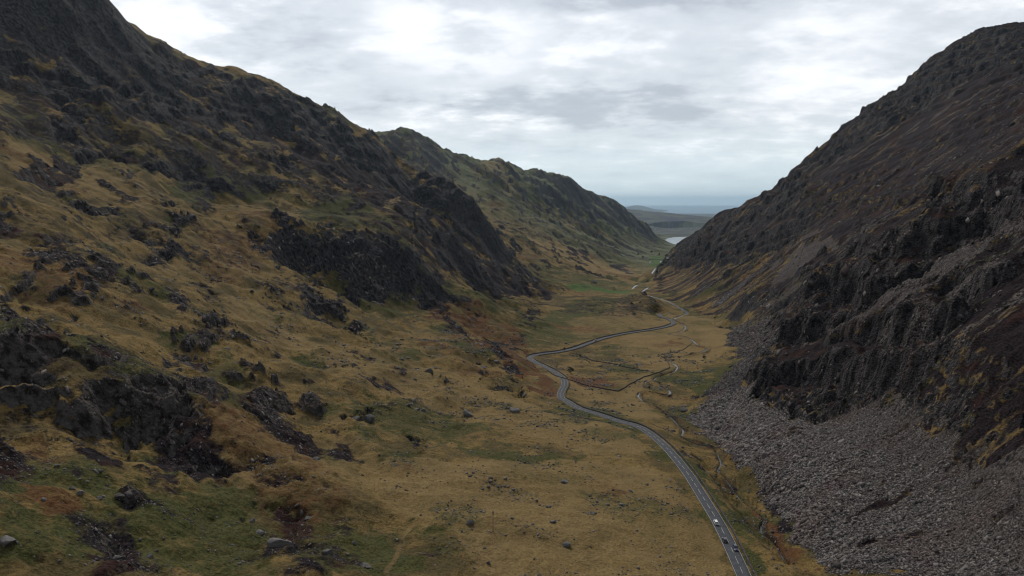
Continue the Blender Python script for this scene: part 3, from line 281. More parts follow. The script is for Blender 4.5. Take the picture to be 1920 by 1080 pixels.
BOULDERS=[["large squarish pale grey boulder standing alone on the lower grass slope",-18,274,17,1],["long flat grey slab boulder lying on the tan grass near the bottom",23,268,22,0.45],
["two toned grey boulder at the left end of a broken rock line on tan grass",18,286,15,0.5],["low grey boulder half sunk in tan grass above the long slab",37,300,16,0.5],
["grey boulder beside a scatter of stones below the middle of the meadow",19,286,9,0.6],["dark flat jagged rock outcrop in green grass at the lower left",-82,227,44,0.38],
["purple grey boulder to the right of the jagged outcrop",-65,226,24,0.6],["pair sized tilted grey block near the bottom edge of the meadow",-51,222,26,0.55],
["flat pale boulder in green grass above the bottom edge",-54,225,18,0.4],["small upright grey stone in the middle of the tan meadow",9,281,9,0.9],["dark upright stone below the large squarish boulder",-11,257,8,0.9],
["pale rounded stone below the dark upright stone",-9,246,11,0.7],["dark topped boulder left of the winding sheep track",-60,246,11,0.8],["large layered grey boulder at the bottom left corner",-133,170,36,0.55],
["pale flat stone in the trio at the far lower left",-140,211,15,0.5],["pale rounded stone at the left of the trio in brown grass",-143,212,12,0.6],["pale flat stone at the right of the trio in brown grass",-137,216,12,0.5],
["tall grey boulder among stones near the bottom left edge",-117,190,17,0.8],["broad grey boulder beside the tall one near the bottom left edge",-114,188,20,0.6],
["upright dark grey boulder in front of the green patch lower left",-110,195,17,0.8],["pale boulder with dark base on the slope below the grey outcrop",-92,237,22,0.5],
["grey upright stone on the tan slope above the jagged outcrop",-98,245,14,1],["long flat pale stone on the tan grass right of the brown heather",-82,261,17,0.35],
["grey flat stone cluster top below the brown crag",-134,222,20,0.3],["big purple grey rounded rock on the middle hillside",-87,401,28,0.75],["second rounded dark rock beside the big purple grey one",-94,395,20,0.7],
["dark angular rock standing on the green shoulder above the meadow",-67,547,24,0.8],["grey hump of rock in the tan grass under the left crag foot",-95,318,20,0.6],
["flat pale stone slab near the meadow brow above the road",-61,452,20,0.35],["dark flat rock on the brow left of the pale slab",-64,444,16,0.4],["brown streaked rock hump on the green meadow shoulder",-32,474,26,0.6],
["grey rock hump on the meadow shoulder nearest the road bend",1,485,24,0.5],["pinkish boulder near the top of the scree toe beside the stream",159,390,11,0.7],
["large pale slab boulder in the scree above the stream bend",147,412,18,0.5],["long pink grey slab boulder in the scree above the stream bend",150,386,22,0.4],
["grey boulder on the grass beside the near road on its left",60,329,10,0.5],["pale grey boulder among the broken rock line in the mid meadow",27,335,15,0.6],
["pale rock by the stream near the bottom right",102,266,8,0.8]]

CZ = 430.0
BLOBS = [(-5, 13, 9, 4, .09), (-17, 12.5, 8, 2.6, -.07), (5, 7.8, 14, 1.6, -.09), (4, 16.5, 12, 2.2, -.08), (21, 11, 10, 4, .03), (24, 16, 8, 2, -.04)]
SUN_E = 1.5
HAZE_D = 1.7e-5
EXPOSURE = 0.42
CARY = (288, 281)
SC = bpy.context.scene
COL = SC.collection
RES = 1.0
rad = math.radians

# ------------------------------------------------------------------ noise
_rng = np.random.RandomState(7)
_perm = _rng.permutation(1024)
_perm = np.r_[_perm, _perm]
_ga = _rng.rand(1024) * 2 * np.pi
_gx, _gy = np.cos(_ga).astype(np.float32), np.sin(_ga).astype(np.float32)

def perlin(x, y):
    xi = np.floor(x); yi = np.floor(y)
    fx = (x - xi).astype(np.float32); fy = (y - yi).astype(np.float32)
    xi = xi.astype(np.int64) & 1023; yi = yi.astype(np.int64) & 1023
    x1 = (xi + 1) & 1023; y1 = (yi + 1) & 1023
    u = fx * fx * fx * (fx * (fx * 6 - 15) + 10); v = fy * fy * fy * (fy * (fy * 6 - 15) + 10)
    def g(a, b, dx, dy):
        h = _perm[_perm[a] + b]
        return _gx[h] * dx + _gy[h] * dy
    n00 = g(xi, yi, fx, fy); n10 = g(x1, yi, fx - 1, fy)
    n01 = g(xi, y1, fx, fy - 1); n11 = g(x1, y1, fx - 1, fy - 1)
    a = n00 + u * (n10 - n00); b = n01 + u * (n11 - n01)
    return (a + v * (b - a)) * 1.5

def fbm(x, y, lam, octs=4, seed=0.0, gain=.5):
    s = 0; a = 1.0; t = 0
    for k in range(octs):
        s = s + a * perlin(x / lam + seed + 17.3 * k, y / lam - seed + 9.1 * k)
        t += a; a *= gain; lam = lam / 2.03
    return s / t * 1.3

def sm(a, b, x):
    t = np.clip((x - a) / (b - a), 0, 1)
    return t * t * (3 - 2 * t)

# ------------------------------------------------------------------ base shape of the land
CT = np.array(CTRL)
CX = np.stack([np.arctan2(CT[:, 0], CT[:, 1]), np.log(np.hypot(CT[:, 0], CT[:, 1]))], 1)
CTV = CT[:, 2] / np.hypot(CT[:, 0], CT[:, 1])
def kern(A, B):
    return np.sqrt(((A[:, None] - B[None]) ** 2).sum(2) + .00025)
n = len(CX)
M = np.zeros((n + 3, n + 3)); M[:n, :n] = -kern(CX, CX) + np.eye(n) * .002
M[:n, n:] = np.c_[np.ones(n), CX]; M[n:, :n] = M[:n, n:].T
WT = np.linalg.solve(M, np.r_[CTV, 0, 0, 0])

AZ = np.r_[np.arange(-177, -42, 3.0), np.arange(-42, 42, .07 / RES), np.arange(42, 181, 3.0)]
LR = np.r_[np.linspace(math.log(45), math.log(185), 24)[:-1], np.arange(math.log(185), math.log(2600), .0023 / RES),
           np.arange(math.log(2600), math.log(13000), .0042 / RES), np.linspace(math.log(13000), math.log(90000), 40)]
AZ = np.radians(AZ)
NR, NA = len(LR), len(AZ)
ci = np.unique(np.r_[0, np.arange(0, NA, 5), np.arange(0, 50), np.arange(NA - 50, NA)])
ri = np.unique(np.r_[np.arange(0, 30), np.arange(0, NR, 5), np.arange(NR - 45, NR)])
q = np.stack(np.meshgrid(AZ[ci], LR[ri]), -1).reshape(-1, 2)
tv = np.concatenate([-kern(b, CX) @ WT[:n] + WT[n] + b @ WT[n + 1:] for b in np.array_split(q, 60)]).reshape(len(ri), len(ci))
tmp = np.stack([np.interp(AZ, AZ[ci], row) for row in tv])
T = np.stack([np.interp(LR, LR[ri], tmp[:, j]) for j in range(NA)], 1)
R1 = np.exp(LR)[:, None]
GX = R1 * np.sin(AZ)[None]; GY = R1 * np.cos(AZ)[None]
Z = T * R1
ZB = Z.copy()
SP = np.repeat(R1 * .0023 / RES, NA, 1)                # how far apart the vertices are

# slope of the smooth land
dzr = np.gradient(Z, axis=0) / np.gradient(R1, axis=0)
dza = np.gradient(Z, axis=1) / (R1 * np.gradient(AZ)[None])
SL = np.hypot(dzr, dza)
AXA = rad(17)
AL = GX * math.sin(AXA) + GY * math.cos(AXA)            # along the valley
AC = GX * math.cos(AXA) - GY * math.sin(AXA)            # across it
RIVX = np.interp(GY, [0, 500, 800, 1100, 1700, 2300, 3200, 5200, 90000], [118, 122, 190, 320, 330, 470, 640, 1150, 9000])
RIGHT = sm(-10, 60, GX - RIVX - 25) * sm(6000, 4500, GY)  # 1 on the heather and scree side
ABOVE = ZB - np.interp(GY, [0, 1700, 3000, 5200, 90000], [-160, -226, -262, -322, -425])

# ------------------------------------------------------------------ what covers the land
def poly_mask(pl, soft):
    """signed softness round a closed outline given in metres, worked out in log-polar space"""
    p = np.array(pl, float)
    a = np.arctan2(p[:, 0], p[:, 1]); l = np.log(np.hypot(p[:, 0], p[:, 1]))
    am, lm = a - a.mean(), l - l.mean(); area = abs(np.sum(am * np.roll(lm, -1) - lm * np.roll(am, -1))) / 2
    per = np.hypot(a - np.roll(a, 1), l - np.roll(l, 1)).sum(); soft = float(np.clip(area / per * 1.1, .0025, soft))   # thin patches get crisp edges
    m = soft * 2 + .02
    i0, i1 = np.searchsorted(LR, [l.min() - m, l.max() + m]); j0, j1 = np.searchsorted(AZ, [a.min() - m, a.max() + m])
    if i1 <= i0 or j1 <= j0: return None
    wr = 1.0
    w1 = WARP1[i0:i1, j0:j1]; w2 = WARP2[i0:i1, j0:j1]
    X = AZ[None, j0:j1] + w1 * soft * 1.6; Y = LR[i0:i1, None] + w2 * soft * 3.0
    ins = np.zeros(X.shape, bool); d = np.full(X.shape, 9.0)
    for k in range(len(a)):
        x0, y0, x1, y1 = a[k - 1], l[k - 1], a[k], l[k]
        c = (y0 > Y) != (y1 > Y)
        ins ^= c & (X < (x1 - x0) * (Y - y0) / ((y1 - y0) or 1e-9) + x0)
        ex, ey = x1 - x0, y1 - y0
        t = np.clip(((X - x0) * ex + (Y - y0) * ey) / (ex * ex + ey * ey + 1e-12), 0, 1)
        d = np.minimum(d, np.hypot(X - x0 - t * ex, Y - y0 - t * ey))
    d = np.where(ins, d, -d)
    return (slice(i0, i1), slice(j0, j1)), sm(-.35, .65, d / soft)

pa, pb = AZ[None] * 1.0 + 0 * R1, LR[:, None] + 0 * AZ[None]
WARP1 = fbm(pa, pb, .045, 5, 3.0, .6); WARP2 = fbm(pa, pb, .045, 5, 8.0, .6)
MK = {k: np.zeros((NR, NA), np.float32) for k in 'RHBGTPLYSDW'}
for t, s, pl in COVER:
    res = poly_mask(pl, .012 if t in 'LT' else .014)
    if res is None: continue
    sl, m = res
    MK[t][sl] = np.maximum(MK[t][sl], m * s)

nA = fbm(GX, GY, 260, 5, 1); nB = fbm(GX, GY, 90, 5, 5); nC = fbm(GX, GY, 30, 4, 9)
nF = fbm(AL, AC * .22, 28, 5, 12)                        # runs down the fall line
nF2 = fbm(AL, AC * .16, 11, 4, 31)
nS = fbm(AL * .45 + AC * .5, ZB * 1.6 + AC * .1, 34, 4, 41)  # ledges
near = 1 - RIGHT
ledge = sm(-.08, .20, nC * .45 + nS * .55 + nB * .2 + .10)
ledge = ledge * (.55 + .45 * sm(380, 500, R1)) + .45 * sm(500, 380, R1) * sm(.02, .2, nC * .4 + nS * .6)
rock = MK['R'] * (RIGHT + near * ledge) * sm(-.55, .05, nC + nF * .5 + .25) + (.35 + .5 * MK['R']) * near * sm(.62, 1.0, SL + nB * .5 + nC * .25)
rock = np.maximum(rock, near * .85 * sm(.34, .60, nC * .55 + nS * .75 + (SL - .35) * .5))
rock = np.maximum(rock, RIGHT * sm(.05, .5, nF * .5 + nC * .4 + (SL - .75) * .9 - .06) * sm(15, 60, ABOVE))
spk = fbm(AL * .7, AC * 1.1, 13, 4, 87, .6)
rock = np.maximum(rock, near * .9 * sm(.20, .34, spk * .55 + nS * .35 + nB * .25 + nC * .15) * sm(.14, .34, SL) * (1 - .7 * MK['T']) * (.15 + .75 * sm(250, 480, R1)))
grassy = np.maximum.reduce([MK['L'], MK['T'] * .8])
rock = np.clip(rock * (1 - grassy) , 0, 1)
far = sm(2200, 3200, GY)
rock = np.clip(np.maximum(rock, far * .6 * sm(.05, .5, nB * .6 + SL - .5)), 0, 1) * sm(7000, 6000, GY)
MK['S'] *= 1 - .97 * sm(.35, .7, MK['H'])
scree = np.maximum(MK['S'], MK['D'])
scree = np.maximum(scree, RIGHT * .9 * sm(.12, .28, nF2 * .6 + nF * .5) * sm(.3, .6, SL) * (.45 + .55 * sm(-.1, .2, nA)))
scree *= 1 - MK['R'] * .95
scree = np.where(MK['S'] > .7, MK['S'], scree)
rock = rock * (1 - sm(.4, .8, np.maximum(MK['S'], MK['D'])))
heather = np.maximum(MK['H'], RIGHT * .9 * sm(10, 40, ABOVE)) * (1 - MK['W'] * .6) * (1 - MK['G'])
heather = heather * (1 - scree) * (1 - rock * .8)
heather = np.maximum(heather, MK['R'] * near * .6 * (1 - ledge))
heather = np.maximum(heather, MK['P'] * .85 * sm(-.6, .15, nC + nB * .4 + .35 * (MK['P'] - .5)))  # heather patches; high on the left they also darken the slope as painted shade
heather = np.maximum(heather, MK['W'] * .8 * sm(-.28, .15, nF + nC * .3))
nG = fbm(AL, AC * .28, 110, 5, 61)
heather = np.maximum(heather, far * .62 * sm(-.05, .3, nG) * sm(8500, 6500, R1))
heather = np.maximum(heather, near * .8 * sm(.02, .38, nB * .35 + nC * .5 + nS * .6) * sm(.08, .3, SL))
green = np.maximum(MK['G'] * sm(-.75, .1, nB * .6 + nC * .6 + .1), .85 * sm(-.06, .36, nA * .5 + nB * .5 + nC * .3))  # grass; the upper left patches are strengthened as painted cloud shade
green = np.maximum(green, far * .8 * sm(-.3, .3, nA + nB * .3))
green = np.maximum(green, MK['W'] * .6 * sm(-.1, .3, nF))
green *= (1 - MK['T'] * .5)
rust = np.maximum(MK['B'] * sm(-.7, .1, nC + nB * .4), .5 * sm(.1, .5, fbm(GX, GY, 120, 5, 77)))
rust = np.maximum(rust, MK['W'] * .5 * sm(.0, .4, -nF))
pale = np.maximum(MK['T'] * .8, MK['Y'])  # straw grass; Y and some T patches are sunlight painted into the colour
lush = MK['L']
# ------------------------------------------------------------------ relief
def oct_(lam, f, x=None, y=None, seed=0):
    k = sm(1.6, 3.2, lam / SP)
    x = GX if x is None else x; y = GY if y is None else y
    return f(perlin(x / lam + seed, y / lam - seed)) * k
rid = lambda v: .66 - np.abs(v) * 2.2
idn = lambda v: v
flat = sm(.08, .3, SL)
hum = 1 * flat + .25
Z += hum * near * (oct_(150, idn, seed=1) * 6 + oct_(70, idn, seed=2) * 5 + oct_(33, idn, seed=3) * 2.6 * 1.2 + oct_(15, idn, seed=4) * 1.7)
Z += (.35 + .65 * flat) * (oct_(7, idn, seed=5) * .8 + oct_(3.2, idn, seed=6) * .5 + oct_(1.6, idn, seed=7) * .28)
big = sm(8, 40, ABOVE)
wx = nB * 30 + nC * 9
rk = (oct_(170, rid, AL + wx, AC * .6, 11) * 9 + oct_(80, rid, AL + wx, AC * .6, 12) * 7 + oct_(38, rid, AL + wx, AC * .55, 13) * 5.5)
rkR = (oct_(150, rid, AL + wx, AC * .38, 71) * 20 + oct_(64, rid, AL + wx * .6, AC * .38, 72) * 11 + oct_(29, rid, AL + wx * .4, AC * .8, 73) * 5 + oct_(13, rid, seed=77) * 2.0)
rk = rk * near + rkR * RIGHT * (1 - np.maximum(MK['S'], MK['D'] * .8)) * (1 - MK['W'] * .6) * (1 - .75 * MK['H'])
Z += rk * big * (.25 + .75 * np.clip(rock + heather * .5, 0, 1)) * sm(120, 260, R1) * .8
rs = (oct_(18, rid, AL, AC * .5, 14) * 2.8 + oct_(9, rid, AL, AC * .5, 15) * 1.6 + oct_(4.5, rid, AL, AC * .6, 16) * .95 + oct_(2.3, rid, seed=17) * .5 + oct_(1.2, rid, seed=18) * .28)
Z += sm(1200, 1900, R1) * sm(2600, 2200, R1) * rock * (oct_(70, rid, AL, AC * .8, 74) * 11 + oct_(34, rid, seed=75) * 4 + oct_(17, rid, seed=76) * 2)
def terrace(lv, amt, ph, dip=.0):
    h = (Z + dip * AL + nC * 10 + nB * 24 + nA * 40 + ph) / lv; fl = np.floor(h); fr = h - fl
    return (sm(.50, .92, fr) - fr) * lv * amt
cut = np.clip(sm(-.15, .3, fbm(AL, AC, 170, 3, 91)) , .0, 1)
Z += terrace(34, .75, 0, .38) * np.clip(RIGHT * (1 - np.maximum(MK['S'], MK['D'])) * (1 - MK['W'] * .7) * (.25 + .75 * np.maximum(cut, MK['R'])) * (1 - .75 * MK['H']), 0, 1) * sm(20, 60, ABOVE)
Z += terrace(26, .75, 7, -.2) * near * MK['R'] * sm(2600, 1900, R1) * (.4 + .6 * cut)
Z += terrace(9, .55, 3, -.2) * near * np.clip(rock * .7 * (1 - MK['R'] * .5) + .35 * sm(.0, .3, nS) * sm(.15, .35, SL), 0, 1) * sm(1700, 900, R1)
Z += rs * rock * (.72 + .28 * RIGHT) * (1 - .45 * RIGHT * sm(600, 1000, R1)) * (.28 + .85 * np.maximum(MK['R'], RIGHT)) * (1 - .4 * MK['H'])
Z += heather * (oct_(6, idn, seed=21) * .7 + oct_(2.5, idn, seed=22) * .5 + oct_(1.3, idn, seed=23) * .35)
st = nS * 1.0
Z += near * (np.abs((st * 5) % 1 - .5) * 1.8 - .4) * rock * sm(2500, 1200, R1)
Z += scree * (oct_(2.6, rid, seed=24) * .4 + oct_(1.3, rid, seed=25) * .35 + oct_(.8, rid, seed=26) * .25) * (1 - MK['W'])
ff = sm(2200, 3500, GY) * sm(40, 130, ABOVE) * sm(7500, 6500, GY)
Z += ff * ((oct_(520, rid, AL, AC * .5, 51) * 36 + oct_(230, rid, AL, AC * .4, 52) * 26) * sm(330, 180, ABOVE - 120) + oct_(100, rid, AL, AC * .45, 53) * 12 + oct_(48, rid, seed=54) * 7 + oct_(24, rid, seed=55) * 4)
Z += 17 * np.exp(-((GX - 268) / 34) ** 2 - ((GY - 1350) / 70) ** 2) + 9 * np.exp(-((GX - 190) / 90) ** 2 - ((GY - 1300) / 120) ** 2)   # the knoll and its crag
# far low hills
Z += sm(7000, 9000, R1) * sm(14000, 12000, R1) * (oct_(600, idn, seed=61) * 14 + oct_(250, idn, seed=62) * 10)

# bare rock shows where the finished ground is steep, plants hold on where it is not
g0 = np.gradient(Z, axis=0) / np.gradient(R1, axis=0); g1 = np.gradient(Z, axis=1) / (R1 * np.gradient(AZ)[None])
S2 = np.hypot(g0, g1); S2 = (S2 + np.roll(S2, 1, 0) + np.roll(S2, -1, 0) + np.roll(S2, 1, 1) + np.roll(S2, -1, 1)) / 5
del g0, g1
steep = sm(.55, 1.05, S2 + nC * .15)
rock = np.clip(rock * (near * (.30 + .70 * sm(.35, .75, S2)) + RIGHT * (.08 + .92 * sm(.85, 1.35, S2))) + RIGHT * sm(1.2, 1.8, S2 + nC * .15) * .95 * (1 - np.maximum(MK['S'], MK['D'])) + near * (.35 + .5 * MK['R']) * sm(.85, 1.3, S2), 0, 1) * (1 - MK['H'] * (1 - sm(1.5, 2.4, S2)) * .92)
heather = np.maximum(heather, RIGHT * sm(20, 50, ABOVE) * (1 - rock) * (1 - scree) * (1 - MK['W'] * .6) * (1 - MK['G']) * .95)
green = np.maximum(green, MK['R'] * near * .55 * sm(.6, .35, S2))
# ------------------------------------------------------------------ river bed, road bed, lakes
def dens(line, step):
    p = np.array(line, float)
    # Catmull-Rom through the points
    out = []
    for i in range(len(p) - 1):
        a, b, c, d = p[max(i - 1, 0)], p[i], p[i + 1], p[min(i + 2, len(p) - 1)]
        m = max(2, int(np.hypot(*(c - b)[:2]) / step))
        for k in range(m):
            t = k / m
            out.append(.5 * ((2 * b) + (c - a) * t + (2 * a - 5 * b + 4 * c - d) * t * t + (-a + 3 * b - 3 * c + d) * t ** 3))
    out.append(p[-1]); return np.array(out)

def smooth1(v, k):
    w = np.ones(k) / k
    return np.convolve(np.pad(v, k // 2, mode='edge'), w, 'valid')[:len(v)]

def near_line(line, reach):
    """index window, distance to a polyline and its height there"""
    r = np.hypot(line[:, 0], line[:, 1]); a = np.arctan2(line[:, 0], line[:, 1])
    D = np.full((NR, NA), 1e9, np.float32); H = np.zeros((NR, NA), np.float32); S = np.zeros((NR, NA), np.float32)
    for k in range(len(line)):
        rr = reach / r[k]
        i0, i1 = np.searchsorted(LR, [math.log(max(r[k] - reach, 1)), math.log(r[k] + reach)]); j0, j1 = np.searchsorted(AZ, [a[k] - rr, a[k] + rr])
        i0 = max(i0 - 1, 0); j0 = max(j0 - 1, 0); i1 += 1; j1 += 1
        d = np.hypot(GX[i0:i1, j0:j1] - line[k, 0], GY[i0:i1, j0:j1] - line[k, 1])
        b = d < D[i0:i1, j0:j1]
        D[i0:i1, j0:j1][b] = d[b]; H[i0:i1, j0:j1][b] = line[k, 2]; S[i0:i1, j0:j1][b] = k
    return D, H, S

bands = {}
rw = {}; dep_w = {}
for key, line, dep in (('river', RIVER, 1.5), ('upper', UPPER_RIVER, 1.5)):
    ln = dens(line, 1.2 if key == 'river' else 4); ln[:, 2] = smooth1(ln[:, 2], 25)
    wl = np.interp(ln[:, 1], [300, 480, 700, 1100, 1300, 1800, 3000], [.7, .8, 1.0, 1.3, 2.4, 2.2, 3.])
    D, H, S = near_line(ln, wl.max() * 5)
    w = wl[S.astype(int)]; rw[key] = wl; dep_w[key] = dep * .52
    k = sm(w * 4.5, w * 1.2, D)
    Z = Z * (1 - k) + (H - dep * sm(w * 1.6, w * .8, D) + sm(w * 1.1, w * 2, D) * (.35 + nC * .8)) * k
    bands[key] = (ln, D)
DR = bands['river'][1]; rw_at = np.interp(GY, [300, 700, 1100, 1300, 2000], [2., 2.6, 3.4, 7, 8])
rd = dens(ROAD, 1.0); rd[:, 2] = smooth1(rd[:, 2], 41)
D, H, S = near_line(rd, 26)
DRD = D
k = sm(20, 5.5, D)
Z = Z * (1 - k) + (H - .25) * k
for a in (rock, heather, scree): a *= sm(4.5, 9, D)
k2 = sm(9, 4, DR)
rock *= 1 - k2 * .7; heather = np.maximum(heather * (1 - k2), .5 * sm(rw_at * 2.2, rw_at * 1.2, DR) * sm(-.1, .3, nC))
rust = np.maximum(rust, .45 * sm(14, 4, DR) * sm(-.2, .2, nC) * sm(900, 500, GY))
def lake(cx, cy, rx, ry, ang):
    c, s = math.cos(ang), math.sin(ang)
    dx, dy = GX - cx, GY - cy
    return np.hypot((dx * c + dy * s) / rx, (-dx * s + dy * c) / ry) + fbm(GX, GY, 300, 4, 3) * .18
LK = [(1530, 5870, 200, 780, rad(-10), -325.5), (2130, 8300, 330, 500, rad(-25), -329)]
for cx, cy, rx, ry, an, lz in LK:
    e = lake(cx, cy, rx, ry, an)
    Z = np.where(e < 1.35, np.minimum(Z, lz + 8) * sm(1, 1.35, e) + (1 - sm(1, 1.35, e)) * (lz + 3 * (e - 1)), Z)

trk = dens([(x, y, 0) for x, y in TRACK], 1.0)
D, H, S = near_line(trk, 6)
pale = np.maximum(pale, sm(1.3, .5, D) * .4); green *= sm(.5, 1.5, D)
k = sm(11500, 14000, R1); Z = Z * (1 - k) - 425 * k
Z -= sm(26000, 31000, R1) * 12                                       # the land ends and the sea begins
Z += 300 * np.exp(-((AZ[None] - rad(10.3)) / rad(1.3)) ** 2 - ((LR[:, None] - math.log(38000)) / .12) ** 2)   # a hill out on the coast
# ------------------------------------------------------------------ helpers for building
def z_at(x, y):
    x = np.atleast_1d(np.asarray(x, float)); y = np.atleast_1d(np.asarray(y, float))
    j = np.interp(np.arctan2(x, y), AZ, np.arange(NA)); i = np.interp(np.log(np.hypot(x, y)), LR, np.arange(NR))
    i0 = np.minimum(i.astype(int), NR - 2); j0 = np.minimum(j.astype(int), NA - 2); u = i - i0; v = j - j0
    return (Z[i0, j0] * (1 - u) * (1 - v) + Z[i0 + 1, j0] * u * (1 - v) + Z[i0, j0 + 1] * (1 - u) * v + Z[i0 + 1, j0 + 1] * u * v)

def pick(A, x, y):
    x = np.atleast_1d(x); y = np.atleast_1d(y)
    j = np.rint(np.interp(np.arctan2(x, y), AZ, np.arange(NA))).astype(int); i = np.rint(np.interp(np.log(np.hypot(x, y)), LR, np.arange(NR))).astype(int)
    return A[i, j]

def mesh_np(name, co, faces_flat, sizes, mat=None, smooth=False, parent=None):
    me = bpy.data.meshes.new(name)
    co = np.asarray(co, np.float32); faces_flat = np.asarray(faces_flat, np.int32)
    me.vertices.add(len(co)); me.vertices.foreach_set('co', co.ravel())
    me.loops.add(len(faces_flat)); me.loops.foreach_set('vertex_index', faces_flat)
    nf = len(faces_flat) // sizes
    me.polygons.add(nf); me.polygons.foreach_set('loop_start', np.arange(nf, dtype=np.int32) * sizes)
    me.polygons.foreach_set('loop_total', np.full(nf, sizes, np.int32))
    if smooth: me.polygons.foreach_set('use_smooth', np.ones(nf, bool))
    me.update(calc_edges=True); me.validate()
    o = bpy.data.objects.new(name, me); COL.objects.link(o)
    if mat: me.materials.append(mat)
    if parent: o.parent = parent
    return o

class NT:
    """tiny wrapper for building node trees"""
    def __init__(s, tree):
        s.t = tree; s.n = tree.nodes; s.l = tree.links
    def new(s, ty, **kw):
        nd = s.n.new(ty)
        for k, v in kw.items():
            if k.startswith('i_'): nd.inputs[k[2:].replace('_', ' ')].default_value = v
            else: setattr(nd, k, v)
        return nd
    def link(s, a, b): s.l.new(a, b)
    def math(s, op, a, b=0, c=None, clamp=False):
        nd = s.n.new('ShaderNodeMath'); nd.operation = op; nd.use_clamp = clamp
        for i, v in enumerate((a, b) if c is None else (a, b, c)):
            if isinstance(v, (int, float)): nd.inputs[i].default_value = v
            else: s.l.new(v, nd.inputs[i])
        return nd.outputs[0]
    def mix(s, f, a, b, blend='MIX'):
        nd = s.n.new('ShaderNodeMix'); nd.data_type = 'RGBA'; nd.blend_type = blend
        for sock, v in ((nd.inputs[0], f), (nd.inputs[6], a), (nd.inputs[7], b)):
            if isinstance(v, (int, float)): sock.default_value = v
            elif isinstance(v, tuple): sock.default_value = (*v, 1) if len(v) == 3 else v
            else: s.l.new(v, sock)
        return nd.outputs[2]
    def noise(s, vec, scale, detail=3, rough=.55, out=0):
        nd = s.n.new('ShaderNodeTexNoise'); nd.inputs['Scale'].default_value = scale
        nd.inputs['Detail'].default_value = detail; nd.inputs['Roughness'].default_value = rough
        if vec is not None: s.l.new(vec, nd.inputs['Vector'])
        return nd.outputs[out]
    def ramp(s, v, lo, hi, a=0., b=1.):
        nd = s.n.new('ShaderNodeMapRange'); s.l.new(v, nd.inputs[0]); nd.interpolation_type = 'SMOOTHSTEP'
        for i, x in enumerate((lo, hi, a, b)): nd.inputs[1 + i].default_value = x
        return nd.outputs[0]
    def mapping(s, vec, scale=(1, 1, 1), rot=(0, 0, 0), loc=(0, 0, 0)):
        nd = s.n.new('ShaderNodeMapping'); s.l.new(vec, nd.inputs[0])
        nd.inputs['Scale'].default_value = scale; nd.inputs['Rotation'].default_value = rot; nd.inputs['Location'].default_value = loc
        return nd.outputs[0]

def material(name):
    m = bpy.data.materials.new(name); m.use_nodes = True
    nt = NT(m.node_tree); b = m.node_tree.nodes['Principled BSDF']
    return m, nt, b

def simple(name, col, rough=.8, metal=0., var=.25, scale=1.0, spec=.3, bump=0.):
    m, nt, b = material(name)
    geo = nt.new('ShaderNodeNewGeometry')
    nz = nt.noise(geo.outputs['Position'], scale, 4)
    lo = tuple(c * (1 - var) for c in col); hi = tuple(min(1, c * (1 + var)) for c in col)
    nt.link(nt.mix(nt.ramp(nz, .3, .7), lo, hi), b.inputs['Base Color'])
    b.inputs['Roughness'].default_value = rough; b.inputs['Metallic'].default_value = metal
    b.inputs['Specular IOR Level'].default_value = spec
    if bump:
        bp = nt.new('ShaderNodeBump'); bp.inputs['Strength'].default_value = bump; bp.inputs['Distance'].default_value = .3
        nt.link(nz, bp.inputs['Height']); nt.link(bp.outputs[0], b.inputs['Normal'])
    return m

def tag(o, label=None, cat=None, group=None, kind=None):
    if label: o['label'] = label
    if cat: o['category'] = cat
    if group: o['group'] = group
    if kind: o['kind'] = kind
    return o

